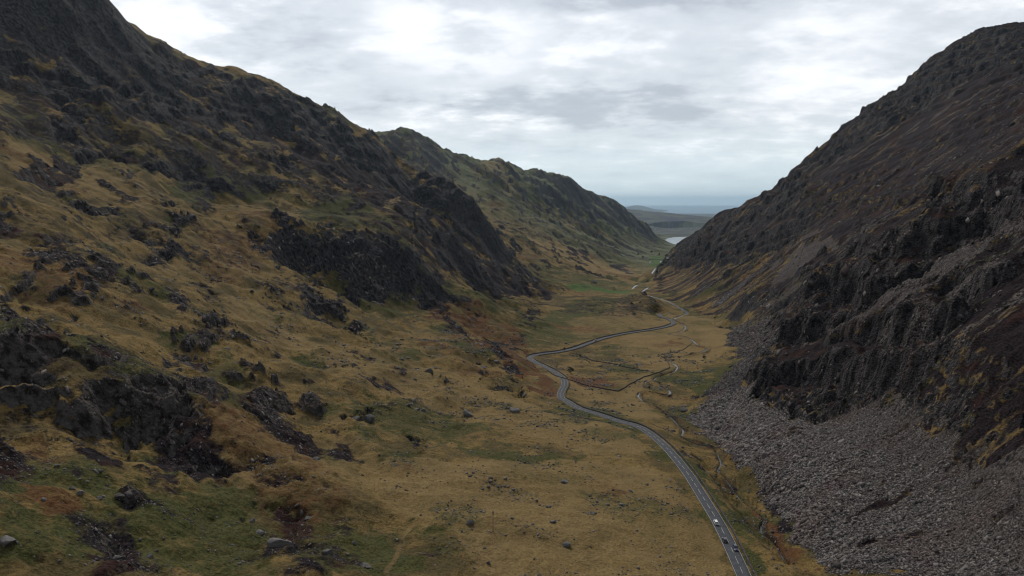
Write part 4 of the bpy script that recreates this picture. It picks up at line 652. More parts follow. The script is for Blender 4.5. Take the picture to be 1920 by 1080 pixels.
# ------------------------------------------------------------------ the land itself
def land_material():
    m, nt, b = material('hillside')
    geo = nt.new('ShaderNodeNewGeometry'); P = geo.outputs['Position']
    A = nt.new('ShaderNodeAttribute', attribute_name='coverA'); sA = nt.new('ShaderNodeSeparateColor'); nt.link(A.outputs['Color'], sA.inputs[0])
    B = nt.new('ShaderNodeAttribute', attribute_name='coverB'); sB = nt.new('ShaderNodeSeparateColor'); nt.link(B.outputs['Color'], sB.inputs[0])
    C = nt.new('ShaderNodeAttribute', attribute_name='coverC'); sC = nt.new('ShaderNodeSeparateColor'); nt.link(C.outputs['Color'], sC.inputs[0])
    rock, scree, heather = sA.outputs; green, rust, pale = sB.outputs; lush, dark, hill = sC.outputs
    n1 = nt.noise(P, .9, 3, .7)         # a metre
    n2 = nt.noise(P, .18, 3, .65)
    n3 = nt.noise(P, .035, 2, .6)
    fall = nt.mapping(P, (.6, 1, .45), (0, 0, rad(17)))
    nf = nt.noise(fall, .35, 3, .65)
    tan = nt.mix(nt.ramp(n2, .35, .65), (.190, .125, .043), (.080, .060, .018))
    tan = nt.mix(nt.ramp(n1, .40, .66), tan, (.235, .155, .060))
    tan = nt.mix(nt.math('MULTIPLY', nt.ramp(n3, .42, .62), .75), tan, nt.mix(nt.ramp(n1, .4, .6), (.040, .036, .014), (.078, .060, .026)))
    tan = nt.mix(nt.math('MULTIPLY', hill, .75), tan, nt.mix(nt.ramp(n3, .35, .65), (.075, .105, .062), (.150, .172, .092)))  # distant ridge paler and bluer green, distance haze put into its colour
    sepP = nt.new('ShaderNodeSeparateXYZ'); nt.link(P, sepP.inputs[0]); low_hills = nt.ramp(sepP.outputs[1], 6000, 7500)   # blue grey and green tint beyond the lakes
    gr = nt.mix(nt.ramp(n1, .3, .7), (.030, .033, .009), (.088, .086, .026))
    def over(base, mask, col, noise, k=.5, edge=.18):
        # a mask broken up by noise
        v = nt.math('ADD', mask, nt.math('MULTIPLY', nt.math('SUBTRACT', noise, .5), k * 2))
        return nt.mix(nt.math('MULTIPLY', nt.ramp(v, .5 - edge, .5 + edge), nt.ramp(mask, .02, .2)), base, col)
    c = nt.mix(nt.math('MULTIPLY', pale, .92), tan, nt.mix(nt.ramp(n2, .3, .7), nt.mix(nt.ramp(n1, .3, .7), (.150, .100, .040), (.235, .160, .066)), nt.mix(nt.ramp(n1, .3, .7), (.215, .150, .063), (.300, .212, .092))))
    c = over(c, green, gr, n2, .55, .3)
    c = over(c, rust, nt.mix(nt.ramp(n1, .35, .65), (.085, .036, .014), (.130, .064, .024)), n2, .6, .3)
    c = nt.mix(lush, c, nt.mix(nt.ramp(n2, .3, .7), (.05, .085, .018), (.08, .12, .028)))
    hc = nt.mix(nt.ramp(n1, .35, .65), (.0045, .0032, .0042), (.030, .020, .022))
    hc = nt.mix(nt.math('MULTIPLY', nt.ramp(n3, .52, .66), .42), hc, (.062, .023, .011))
    c = over(c, heather, hc, n2, .6, .22)
    rcol = nt.mix(nt.ramp(nf, .35, .65), (.006, .0055, .006), (.070, .062, .062))
    rcol = nt.mix(nt.math('MULTIPLY', nt.ramp(n1, .55, .7), .6), rcol, (.200, .184, .172))
    rcol = nt.mix(nt.math('MULTIPLY', nt.ramp(n3, .42, .62), .5), rcol, nt.mix(nf, (.006, .006, .008), (.040, .036, .038)))
    brown = nt.math('MULTIPLY', nt.ramp(sepP.outputs[0], 20, -120), nt.ramp(sepP.outputs[1], 760, 420))   # browner weathered rock low on the near left slope
    rcol = nt.mix(nt.math('MULTIPLY', brown, .7), rcol, nt.mix(nt.ramp(nf, .33, .66), (.022, .017, .013), (.120, .104, .090)))
    c = over(c, rock, rcol, nt.math('ADD', nt.math('MULTIPLY', n2, .6), nt.math('MULTIPLY', n1, .4)), .7, .12)
    vo = nt.new('ShaderNodeTexVoronoi', i_Scale=.75); nt.link(P, vo.inputs['Vector'])
    sv = nt.new('ShaderNodeSeparateColor'); nt.link(vo.outputs['Color'], sv.inputs[0])
    sc = nt.mix(nt.ramp(sv.outputs[0], .1, .9), (.026, .022, .020), (.125, .109, .100))
    sc = nt.mix(nt.math('MULTIPLY', nt.ramp(n3, .4, .65), .5), sc, (.055, .036, .034))
    sc = nt.mix(dark, sc, nt.mix(sv.outputs[0], (.035, .035, .040), (.095, .092, .098)))
    c = over(c, scree, sc, n2, .35, .15)
    nmo = nt.noise(P, .004, 4, .65)
    c = nt.mix(low_hills, c, nt.mix(nt.ramp(nmo, .42, .6), (.060, .060, .075), (.095, .105, .080)))
    nt.link(c, b.inputs['Base Color'])
    b.inputs['Roughness'].default_value = .95; b.inputs['Specular IOR Level'].default_value = .12
    h = nt.math('MULTIPLY', n1, .9)
    rk = nt.math('MAXIMUM', rock, scree)
    h = nt.math('ADD', h, nt.math('MULTIPLY', rk, nt.math('ADD', nt.math('MULTIPLY', nf, 2.2), nt.math('MULTIPLY', vo.outputs['Distance'], -.8))))
    bp = nt.new('ShaderNodeBump', i_Strength=1.0, i_Distance=1.0)
    nt.link(h, bp.inputs['Height']); nt.link(bp.outputs[0], b.inputs['Normal'])
    return m
M_LAND = land_material()
idx = np.arange(NR * NA).reshape(NR, NA)
jn = np.r_[np.arange(1, NA), 0]
a = idx[:-1]; b_ = idx[:-1][:, jn]; c_ = idx[1:][:, jn]; d_ = idx[1:]
quads = np.stack([a, b_, c_, d_], -1).reshape(-1)
co = np.stack([GX, GY, Z + CZ], -1).reshape(-1, 3)
land = mesh_np('ground', co, quads, 4, M_LAND, True)
tag(land, kind='structure')
def attr(name, r, g, b):
    at = land.data.color_attributes.new(name, 'FLOAT_COLOR', 'POINT')
    v = np.ones((NR * NA, 4), np.float32)
    v[:, 0] = r.ravel(); v[:, 1] = g.ravel(); v[:, 2] = b.ravel()
    at.data.foreach_set('color', v.ravel())
attr('coverA', rock, scree, heather); attr('coverB', green, rust, pale); attr('coverC', lush, MK['D'], far)
del quads, co

# ------------------------------------------------------------------ road
M_ASPH = simple('asphalt', (.062, .064, .070), .85, 0, .22, .5, .25)
M_PAINT = simple('road_paint', (.46, .46, .43), .7, 0, .2, 1.2)
M_STONEWALL = simple('wall_stone', (.085, .078, .073), .95, 0, .6, 1.2, .1, .4)
def frame(line):
    d = np.gradient(line[:, :2], axis=0); d /= np.maximum(np.hypot(d[:, 0], d[:, 1]), 1e-6)[:, None]
    return d, np.stack([d[:, 1], -d[:, 0]], 1)         # forward, to the right
rlen = np.r_[0, np.cumsum(np.hypot(np.diff(rd[:, 0]), np.diff(rd[:, 1])))]
rdir, rnor = frame(rd)
rdir = np.stack([smooth1(rdir[:, 0], 7), smooth1(rdir[:, 1], 7)], 1); rdir /= np.hypot(rdir[:, 0], rdir[:, 1])[:, None]
rnor = np.stack([rdir[:, 1], -rdir[:, 0]], 1)
def strip(name, line, nor, offs, dz, mat, kind='structure', skirt=0):
    """a ribbon laid along a line; dz may vary along it"""
    n = len(line); cols = []
    offs = list(offs); dzs = [dz] * len(offs)
    if skirt: offs = [offs[0] - .05] + offs + [offs[-1] + .05]; dzs = [dz - skirt] + dzs + [dz - skirt]
    for o_, z_ in zip(offs, dzs):
        ow = o_ if np.ndim(o_) else np.full(n, o_)
        cols.append(np.stack([line[:, 0] + nor[:, 0] * ow, line[:, 1] + nor[:, 1] * ow, line[:, 2] + CZ + z_], 1))
    m = len(cols); co = np.stack(cols, 1).reshape(-1, 3)
    i = np.arange(n - 1)[:, None] * m + np.arange(m - 1)[None]
    f = np.stack([i, i + 1, i + m + 1, i + m], -1).reshape(-1)
    o = mesh_np(name, co, f, 4, mat)
    if kind: o['kind'] = kind
    return o
strip('road', rd, rnor, (-3.1, -1.5, 0, 1.5, 3.1), 0.0, M_ASPH, skirt=.5)
lift = .012 + rlen * 0 + .00002 * np.hypot(rd[:, 0], rd[:, 1])
def marks():
    co, f = [], []
    def band(i0, i1, off, hw):
        b = len(co)
        for i in range(i0, i1 + 1):
            for s_ in (-hw, hw):
                co.append((rd[i, 0] + rnor[i, 0] * (off + s_), rd[i, 1] + rnor[i, 1] * (off + s_), rd[i, 2] + CZ + lift[i]))
        for k in range(i1 - i0):
            q = b + 2 * k; f.extend((q, q + 1, q + 3, q + 2))
    N = len(rd) - 1
    for side in (-2.9, 2.9): band(0, N, side, .06)
    s_ = 0.
    while s_ < rlen[-1] - 7:
        i0, i1 = np.searchsorted(rlen, [s_, s_ + 5.6]); band(int(i0), int(i1), 0, .07); s_ += 9
    o = mesh_np('road_markings', co, f, 4, M_PAINT); o['kind'] = 'structure'
marks()
# ------------------------------------------------------------------ dry stone walls
def wall(line, label, h=1.25, w=.6, seed=0):
    """rough coursed wall, a little uneven along its top"""
    r_ = np.random.RandomState(seed); ln = np.array(line); n_ = len(ln)
    d, nr = frame(ln); prof = [(-w / 2 * 1.25, -.8), (-w / 2 * 1.2, .3 * h), (-w / 2, .75 * h), (-w / 2 * .7, h), (w / 2 * .7, h), (w / 2, .75 * h), (w / 2 * 1.2, .3 * h), (w / 2 * 1.25, -.8)]
    co = []
    for k, (a_, b_2) in enumerate(prof):
        ja = r_.uniform(-.09, .09, n_); jb = r_.uniform(-.14, .14, n_) * (b_2 > 0)
        co.append(np.stack([ln[:, 0] + nr[:, 0] * (a_ + ja), ln[:, 1] + nr[:, 1] * (a_ + ja), ln[:, 2] + CZ + b_2 + jb], 1))
    m = len(prof); co = np.stack(co, 1).reshape(-1, 3)
    i = np.arange(n_ - 1)[:, None] * m + np.arange(m - 1)[None]
    f = np.stack([i, i + 1, i + m + 1, i + m], -1).reshape(-1)
    o = mesh_np('stone_wall', co, f, 4, M_STONEWALL)
    return tag(o, label, 'stone wall', 'dry stone walls in the valley')
def drape(xy, step=1.0):
    p = dens([(x, y, 0) for x, y in xy], step); p[:, 2] = z_at(p[:, 0], p[:, 1]); return p
for k, (lab, xy) in enumerate(WALLS): wall(drape(xy, 1.6), lab, (1.0, 1.0, .9, 1.0, 1.0, .7, .45, .6, .5, .5)[k], .5, k)
def roadside(i0, i1, off):
    ln = np.stack([rd[i0:i1, 0] + rnor[i0:i1, 0] * off, rd[i0:i1, 1] + rnor[i0:i1, 1] * off, rd[i0:i1, 2]], 1)
    ln[:, 2] = z_at(ln[:, 0], ln[:, 1]); return ln
yk = lambda y: int(np.argmin(np.abs(rd[:400, 1] - y)))
cor = int(np.argmin(np.hypot(rd[:, 0] - 24, rd[:, 1] - 800)))
wall(roadside(30, cor - 150, 4.6), 'long low dry stone wall along the right hand edge of the near road', 1.1, .6, 20)
wall(roadside(cor - 140, cor - 20, 4.6), 'dry stone wall along the inner edge of the double road bend', 1.1, .6, 21)
wall(roadside(cor - 10, len(rd) - 30, -5.0), 'dry stone wall on the uphill side of the far straight stretch of road', 1.3, .7, 22)
wall(roadside(cor + 10, len(rd) - 60, 5.2), 'dry stone wall on the downhill side of the far straight stretch of road', .9, .6, 23)

# ------------------------------------------------------------------ water
def water_mat(name, foam, rough=.08):
    m, nt, b = material(name)
    geo = nt.new('ShaderNodeNewGeometry'); P_ = geo.outputs['Position']
    fo = nt.noise(P_, foam[1], 4, .6)
    nt.link(nt.mix(nt.ramp(fo, foam[0], foam[0] + .08), (.012, .014, .013), (.55, .57, .58)), b.inputs['Base Color'])
    nt.link(nt.ramp(fo, foam[0], foam[0] + .08, rough, .7), b.inputs['Roughness'])
    b.inputs['IOR'].default_value = 1.333; b.inputs['Specular IOR Level'].default_value = .5
    bp = nt.new('ShaderNodeBump', i_Strength=.35, i_Distance=.15); nt.link(nt.noise(P_, foam[2], 2), bp.inputs['Height']); nt.link(bp.outputs[0], b.inputs['Normal'])
    return m
M_STREAM = water_mat('stream_water', (.68, .35, 1.2), .12)
M_LAKE = water_mat('lake_water', (.99, .01, .2), .15)
def ribbon(name, key, mat):
    ln, _ = bands[key]; w_ = rw[key]
    d, nr = frame(ln); nr = np.stack([smooth1(nr[:, 0], 9), smooth1(nr[:, 1], 9)], 1)
    wv = w_ * (1.15 + .35 * perlin(np.arange(len(ln)) * .11, np.arange(len(ln)) * 0. + 3.3))
    p = ln.copy()
    strip(name, p, nr, (-wv, -wv * .5, wv * 0, wv * .5, wv), -(dep_w[key] + .35 * sm(520, 430, ln[:, 1])) , mat)
ribbon('river', 'river', M_STREAM); ribbon('river_far_reach', 'upper', M_STREAM)
for nm, (cx_, cy_, rx, ry, an, lz) in zip(('lake', 'lake_beyond'), LK):
    t_ = np.linspace(0, 2 * np.pi, 64, endpoint=False); ux = np.cos(t_) * rx * 1.3; uy = np.sin(t_) * ry * 1.3
    co = [(cx_ + a_ * math.cos(an) - b_2 * math.sin(an), cy_ + a_ * math.sin(an) + b_2 * math.cos(an), lz + CZ) for a_, b_2 in zip(ux, uy)]
    me = bpy.data.meshes.new(nm); me.from_pydata(co, [], [list(range(64))]); me.materials.append(M_LAKE)
    o = bpy.data.objects.new(nm, me); COL.objects.link(o); o['kind'] = 'structure'
t_ = np.linspace(0, 2 * np.pi, 96, endpoint=False)
co = [(r_ * math.sin(a_), r_ * math.cos(a_), 0) for r_ in (27000, 110000) for a_ in t_]
f = []
for k in range(96): f += [k, (k + 1) % 96, 96 + (k + 1) % 96, 96 + k]
o = mesh_np('sea', co, f, 4, simple('sea_water', (.10, .20, .27), .5, 0, .1, .001)); o['kind'] = 'structure'

# ------------------------------------------------------------------ stones
def stone_material(name, c0, c1, c2):
    m, nt, b = material(name)
    at = nt.new('ShaderNodeAttribute', attribute_name='tone'); geo = nt.new('ShaderNodeNewGeometry')
    sp = nt.new('ShaderNodeSeparateColor'); nt.link(at.outputs['Color'], sp.inputs[0])
    nz = nt.noise(geo.outputs['Position'], 1.3, 3, .6)
    c = nt.mix(sp.outputs[0], c0, c1); c = nt.mix(nt.math('MULTIPLY', sp.outputs[1], .4), c, c2)
    c = nt.mix(nt.math('MULTIPLY', nt.ramp(nz, .4, .65), .45), c, tuple(x * .45 for x in c0))
    nt.link(c, b.inputs['Base Color']); b.inputs['Roughness'].default_value = .9; b.inputs['Specular IOR Level'].default_value = .2
    return m
M_SCREE = stone_material('scree_stone', (.024, .020, .019), (.30, .268, .245), (.12, .062, .052))
M_FIELD = stone_material('field_stone', (.060, .056, .053), (.25, .235, .22), (.09, .075, .07))
CUBE = np.array([(x, y, z) for z in (-1, 1) for x, y in ((-1, -1), (1, -1), (1, 1), (-1, 1))], float)
CF = np.array([(0, 3, 2, 1), (4, 5, 6, 7), (0, 1, 5, 4), (1, 2, 6, 5), (2, 3, 7, 6), (3, 0, 4, 7)])
def stones(name, x, y, size, mat, seed, flatz=.5, sink=.25, tone=None):
    r_ = np.random.RandomState(seed); n_ = len(x)
    z = z_at(x, y) + CZ
    v = CUBE[None] * r_.uniform(.62, 1.0, (n_, 8, 3))
    top = v[:, :, 2] > 0
    v[:, :, :2] *= np.where(top, r_.uniform(.35, .95, (n_, 1)), 1)[:, :, None]
    v *= np.stack([r_.uniform(.6, 1.25, n_), r_.uniform(.4, .8, n_), r_.uniform(.35, 1, n_) * flatz], 1)[:, None] * (size * .5)[:, None, None]
    a_ = r_.uniform(0, 2 * np.pi, n_); c, s_ = np.cos(a_)[:, None], np.sin(a_)[:, None]
    tx, ty = r_.uniform(-.45, .45, (n_, 1)), r_.uniform(-.45, .45, (n_, 1))
    # follow the slope
    e = 1.5; gx = np.clip((z_at(x + e, y) - z_at(x - e, y)) / (2 * e), -1.4, 1.4)[:, None]; gy = np.clip((z_at(x, y + e) - z_at(x, y - e)) / (2 * e), -1.4, 1.4)[:, None]
    X = v[:, :, 0] * c - v[:, :, 1] * s_; Y = v[:, :, 0] * s_ + v[:, :, 1] * c
    Zz = v[:, :, 2] + X * (tx + gx * .8) + Y * (ty + gy * .8)
    co = np.stack([X + x[:, None], Y + y[:, None], Zz + (z + size * flatz * (.5 - sink) * .5)[:, None]], -1).reshape(-1, 3)
    f = (CF[None] + (np.arange(n_) * 8)[:, None, None]).reshape(-1)
    o = mesh_np(name, co, f, 4, mat)
    at = o.data.color_attributes.new('tone', 'FLOAT_COLOR', 'POINT')
    tv_ = np.ones((n_, 8, 4), np.float32); tv_[:, :, 0] = (r_.beta(1.25, 1.75, n_) if tone is None else tone)[:, None]
    tv_[:, :, 1] = sm(.1, .45, perlin(x / 26 + 40, y / 26))[:, None] * r_.uniform(.2, 1, n_)[:, None]
    at.data.foreach_set('color', tv_.ravel())
    return o
CELL = (R1 ** 2 * np.gradient(LR)[:, None] * np.gradient(AZ)[None]).astype(np.float32)
def scatter(weight, count, seed):
    """places drawn in proportion to weight per square metre"""
    r_ = np.random.RandomState(seed); w_ = (weight * CELL).ravel(); cs = np.cumsum(w_, dtype=np.float64)
    k = np.searchsorted(cs, r_.rand(count) * cs[-1]); i, j = np.unravel_index(np.minimum(k, NR * NA - 1), (NR, NA))
    lr_ = LR[i] + (r_.rand(count) - .5) * np.gradient(LR)[i]; az_ = AZ[j] + (r_.rand(count) - .5) * np.gradient(AZ)[j]
    return np.exp(lr_) * np.sin(az_), np.exp(lr_) * np.cos(az_), r_
INV = (np.abs(AZ) < rad(41))[None] * (R1 > 200) * (R1 < 1500)
NEARW = 1 / np.maximum(R1, 250) ** 1.2
offroad = (DRD > 6)
x, y, r_ = scatter(MK['S'] ** 2 * INV * NEARW * offroad, 210000, 1)
ab = pick(ABOVE, x, y); toe = sm(75, 5, ab); size = .6 * (r_.lognormal(-.18, .5, len(x)) * (.42 + 1.35 * toe)) * np.clip(np.hypot(x, y) / 380, .8, 2.2)
o = stones('scree', x, y, np.clip(size, .3, 3.6), M_SCREE, 2); tag(o, kind='stuff')
x, y, r_ = scatter((MK['D'] * 1.0 + sm(.45, .8, scree) * .5 * (MK['S'] < .3)) * INV * NEARW * offroad, 30000, 5)
size = r_.lognormal(.15, .4, len(x)) * np.clip(np.hypot(x, y) / 550, .6, 2.4)
o = stones('scree', x, y, np.clip(size, .5, 6), M_SCREE, 6, tone=r_.beta(1, 3.2, len(x))); tag(o, kind='stuff')
# broken rock on the heather slope and in the crags
x, y, r_ = scatter(np.clip(heather * RIGHT * sm(.05, .5, nF2 + nC * .6) + rock * .55 * (R1 < 900) + .02 * RIGHT * (ABOVE > 20), 0, 1) * INV * NEARW, 12000, 8)
size = r_.lognormal(.1, .5, len(x)) * np.clip(np.hypot(x, y) / 450, .8, 2.2)
o = stones('crag_rubble', x, y, np.clip(size, .5, 7), M_SCREE, 9, .7, .35, tone=r_.beta(1.1, 3.4, len(x))); tag(o, kind='stuff')
# stones in the stream
lnr = bands['river'][0]; kk = np.random.RandomState(3).randint(0, len(lnr), 3600); rr_ = np.random.RandomState(4)
x = lnr[kk, 0] + rr_.normal(0, 1.7, 3600); y = lnr[kk, 1] + rr_.normal(0, 1.7, 3600)
o = stones('stream_stones', x, y, rr_.lognormal(-.1, .4, 3600), M_FIELD, 10, .6, .3, tone=rr_.beta(1.0, 2.8, 3600)); tag(o, kind='stuff')
# small stones strewn over the grass; the largest are objects of their own
cl_ = sm(.05, .5, nB * .4 + nC * .8) + .06 + .5 * sm(330, 230, R1) * sm(-.1, .3, nC)
meadow = (1 - RIGHT) * INV * (R1 < 900) * offroad * (1 - np.clip(rock, 0, 1)) * cl_ * NEARW * (ABOVE < 150)
x, y, r_ = scatter(meadow, 17000, 12)
size = 1.1 * r_.lognormal(-.42, .45, len(x)) * np.clip(np.hypot(x, y) / 300, .8, 2.6)
order = np.argsort(-size); big_ = order[:240]; rest = order[240:]
o = stones('loose_stones', x[rest], y[rest], np.clip(size[rest], .3, 3), M_FIELD, 13, .6, .25); tag(o, kind='stuff')

def rock_mesh(name, seed, mat, sub=2, flat=.6):
    """a weathered block: a cube cut by random planes, roughened"""
    r_ = np.random.RandomState(seed); import bmesh
    bm = bmesh.new(); bmesh.ops.create_icosphere(bm, subdivisions=sub + 1, radius=1)
    pl = [(v / np.linalg.norm(v), d_) for v, d_ in zip(r_.normal(size=(9, 3)), r_.uniform(.38, .72, 9))]
    for v in bm.verts:
        p = np.array(v.co)
        for nn, d_ in pl:
            e_ = p @ nn - d_
            if e_ > 0: p = p - nn * e_ * .98
        p = p * (1 + .07 * math.sin(5 * p[0] + seed) * math.sin(6 * p[1] + 1.3 * seed) + r_.uniform(-.02, .02))
        v.co = (p[0], p[1] * .8, p[2] * flat)
    me = bpy.data.meshes.new(name); bm.to_mesh(me); bm.free(); me.materials.append(mat)
    at = me.color_attributes.new('tone', 'FLOAT_COLOR', 'POINT')
    at.data.foreach_set('color', np.tile(np.array([r_.uniform(.25, .75), r_.uniform(0, .3), 0, 1], np.float32), len(me.vertices)))
    return me
RM = [rock_mesh('boulder', k, M_FIELD, 1, .45) for k in range(8)]
for k, i in enumerate(big_):
    o = bpy.data.objects.new('boulder', RM[k % 8]); COL.objects.link(o)
    s_ = max(size[i], 1.0) * .55; o.location = (x[i], y[i], float(z_at(x[i], y[i])[0]) + CZ + s_ * .1); o.scale = (s_, s_, s_)
    o.rotation_euler = (r_.uniform(-.3, .3), r_.uniform(-.3, .3), r_.uniform(0, 6.3))
    tag(o, 'small grey boulder among the many strewn over the lower grass slope', 'boulder', 'small boulders strewn over the grass')
for k, (lab, bx, by, wpx, q) in enumerate(BOULDERS):
    me = rock_mesh('boulder', 100 + k, M_SCREE if 'scree' in lab else M_FIELD, 2, .55 + .6 * q)
    o = bpy.data.objects.new('boulder', me); COL.objects.link(o)
    s_ = wpx * math.hypot(bx, by) / 1279 / 2 * 1.1; o.scale = (s_, s_, s_ * (.6 + .4 * q))
    o.location = (bx, by, float(z_at(bx, by)[0]) + CZ + s_ * .18 * q); o.rotation_euler = (0, 0, .5 * math.sin(k * 2.1))
    tag(o, lab, 'boulder', 'notable boulders on the slopes')

# ------------------------------------------------------------------ building small things
import bmesh
class MB:
    def __init__(s): s.bm = bmesh.new()
    def box(s, c, sz, rot=0, taper=1.0):
        vs = [s.bm.verts.new((c[0] + x_ * sz[0] / 2 * (taper if z_ > 0 else 1), c[1] + y_ * sz[1] / 2 * (taper if z_ > 0 else 1), c[2] + z_ * sz[2] / 2)) for x_, y_, z_ in CUBE]
        for q in CF: s.bm.faces.new([vs[i] for i in q])
        return s
    def tube(s, pts, rad_, sides=8):
        rings = []
        for k, p in enumerate(pts):
            from mathutils import Vector
            p = Vector(p); q = Vector(pts[min(k + 1, len(pts) - 1)]) - Vector(pts[max(k - 1, 0)]); q.normalize()
            a_ = q.cross(Vector((0, 0, 1)) if abs(q.z) < .9 else Vector((1, 0, 0))).normalized(); b_3 = q.cross(a_)
            r0 = rad_[k] if hasattr(rad_, '__len__') else rad_
            rings.append([s.bm.verts.new(p + (a_ * math.cos(t) + b_3 * math.sin(t)) * r0) for t in [2 * math.pi * i / sides for i in range(sides)]])
        for u_, v_ in zip(rings[:-1], rings[1:]):
            for i in range(sides): s.bm.faces.new((u_[i], u_[(i + 1) % sides], v_[(i + 1) % sides], v_[i]))
        s.bm.faces.new(rings[0][::-1]); s.bm.faces.new(rings[-1]); return s
    def prism(s, prof, x0, x1, n0=1.0, n1=1.0):
        """side outline (y, z) carried from x0 to x1"""
        a_ = [s.bm.verts.new((x0, p[0], p[1])) for p in prof]; b_3 = [s.bm.verts.new((x1, p[0], p[1])) for p in prof]
        for i in range(len(prof)): j = (i + 1) % len(prof); s.bm.faces.new((a_[i], a_[j], b_3[j], b_3[i]))
        s.bm.faces.new(a_[::-1]); s.bm.faces.new(b_3); return s
    def build(s, name, mat, parent=None, bevel=0, smooth=False):
        bmesh.ops.recalc_face_normals(s.bm, faces=s.bm.faces)
        if bevel: bmesh.ops.bevel(s.bm, geom=s.bm.edges[:], offset=bevel, segments=2, affect='EDGES', profile=.6)
        me = bpy.data.meshes.new(name); s.bm.to_mesh(me); s.bm.free(); me.materials.append(mat)
        if smooth: me.polygons.foreach_set('use_smooth', np.ones(len(me.polygons), bool))
        o = bpy.data.objects.new(name, me); COL.objects.link(o)
        if parent: o.parent = parent
        return o
def empty(name, loc, rz, label, cat, group=None):
    o = bpy.data.objects.new(name, None); COL.objects.link(o); o.location = loc; o.rotation_euler = (0, 0, rz); o.empty_display_size = .1
    return tag(o, label, cat, group)
M_GLASS = simple('car_glass', (.015, .018, .022), .08, 0, .1, 1, .5)
M_TYRE = simple('tyre', (.012, .012, .012), .9); M_RIM = simple('rim', (.35, .36, .38), .35, .8)
M_LAMP = simple('lamp_glass', (.8, .8, .78), .15, 0, .05, 1, .6); M_TAIL = simple('tail_lamp', (.30, .01, .01), .25, 0, .05)
M_PLATE = simple('number_plate', (.6, .58, .4), .5); M_TRIM = simple('black_trim', (.015, .015, .016), .6)
def car(loc, rz, paint, label, L_=4.3, H_=1.48, van=False, pitch=0):
    """front points along +y"""
    t = empty('car', loc, rz, label, 'car', 'cars driving along the valley road'); t.rotation_euler = (pitch, 0, rz)
    W_ = 1.78; h = L_ / 2
    body = [(-h, .35), (-h, .72), (-h + .08, .92), (-h + .45, .98), (h - 1.15, .95), (h - .35, .82), (h - .05, .66), (h, .38), (h - .1, .25), (h - .55, .22), (h - .62, .52), (h - .95, .66), (h - 1.28, .52), (h - 1.35, .22),
            (-h + 1.2, .22), (-h + 1.13, .52), (-h + .8, .66), (-h + .47, .52), (-h + .4, .22), (-h + .08, .25)]
    m = MB(); m.prism(body, -W_ / 2, W_ / 2); b = m.build('body', paint, t, .05, True)
    # cabin tapering inwards to the roof
    bm = bmesh.new(); lo_ = [(-h + .12, .93), (h - 1.15, .93)]; hi_ = [(-h + .55, H_), (h - 1.95, H_)]
    if van: hi_ = [(-h + .2, H_), (h - 1.5, H_)]
    m = MB(); vs_ = [m.bm.verts.new(p) for p in ((-.80, lo_[0][0], .93), (.80, lo_[0][0], .93), (.80, lo_[1][0], .93), (-.80, lo_[1][0], .93), (-.62, hi_[0][0], H_), (.62, hi_[0][0], H_), (.62, hi_[1][0], H_), (-.62, hi_[1][0], H_))]
    bm.free()
    for q in CF: m.bm.faces.new([vs_[i] for i in q])
    m.build('cabin', M_GLASS, t, .04, True)
    m = MB(); m.box((0, (hi_[0][0] + hi_[1][0]) / 2, H_ + .012), (1.27, hi_[1][0] - hi_[0][0] + .06, .06)); m.build('roof', paint, t, .025, True)
    for sx_ in (-1, 1):
        m = MB()
        for (ya, za), (yb, zb) in (((lo_[0][0], .93), (hi_[0][0], H_)), ((lo_[1][0], .93), (hi_[1][0], H_)), ((-.15, .93), (-.15, H_))):
            m.tube([(sx_ * .805, ya, za), (sx_ * .635, yb, zb)], .045, 6)
        m.build('pillar', paint, t)
        m = MB(); m.box((sx_ * .98, h - 1.45, .98), (.2, .12, .14)); m.build('wing_mirror', M_TRIM, t, .02)
        m = MB(); m.box((sx_ * .62, h - .10, .66), (.36, .14, .16)); m.build('headlight', M_LAMP, t, .02)
        m = MB(); m.box((sx_ * .72, -h + .02, .80), (.24, .1, .22)); m.build('tail_light', M_TAIL, t, .02)
        for yy in (h - .95, -h + .8):
            m = MB(); m.tube([(sx_ * .70, yy, .33), (sx_ * .90, yy, .33)], .33, 18); wl = m.build('wheel', M_TYRE, t, .02)
            m = MB(); m.tube([(sx_ * .895, yy, .33), (sx_ * .925, yy, .33)], .20, 12); m.build('rim', M_RIM, wl)
    m = MB(); m.box((0, -h - .01, .52), (.52, .03, .12)); m.build('number_plate', M_PLATE, t)
    m = MB(); m.box((0, h + .005, .42), (1.0, .04, .16)); m.build('grille', M_TRIM, t)
    return t
def paint(name, c, rough=.25, metal=0.):
    m = simple(name, c, rough, metal, .03, 1, .5); m.node_tree.nodes['Principled BSDF'].inputs['Coat Weight'].default_value = .6; return m
def on_road(px_y, off):
    """a place on the road at that distance ahead, off metres right of its middle"""
    k = int(np.argmin(np.abs(rd[:, 1] - px_y))) if px_y < 600 else int(np.argmin(np.hypot(rd[:, 0] - 112, rd[:, 1] - px_y)))
    hd = -math.atan2(rdir[k, 0], rdir[k, 1]); sl_ = (rd[k + 2, 2] - rd[k - 2, 2]) / 4
    return (rd[k, 0] + rnor[k, 0] * off, rd[k, 1] + rnor[k, 1] * off, rd[k, 2] + CZ + .02), hd, math.atan(sl_)
M_WHITE = paint('white_paint', (.80, .80, .79)); M_BLACK = paint('black_paint', (.016, .016, .018)); M_NAVY = paint('dark_blue_paint', (.045, .055, .10), .3, .3); M_PINK = paint('red_paint', (.38, .09, .10))
p_, h_, s_ = on_road(306, -1.5); car(p_, h_, M_WHITE, 'white hatchback driving away in the left lane of the near road', 4.3, 1.56, True, s_)
p_, h_, s_ = on_road(CARY[0], -1.5); car(p_, h_, M_BLACK, 'black car driving away in the left lane behind the white one', 4.2, 1.46, False, s_)
p_, h_, s_ = on_road(CARY[1], 1.6); car(p_, h_ + math.pi, M_NAVY, 'dark blue car coming towards the camera in the right lane', 4.5, 1.5, False, -s_)
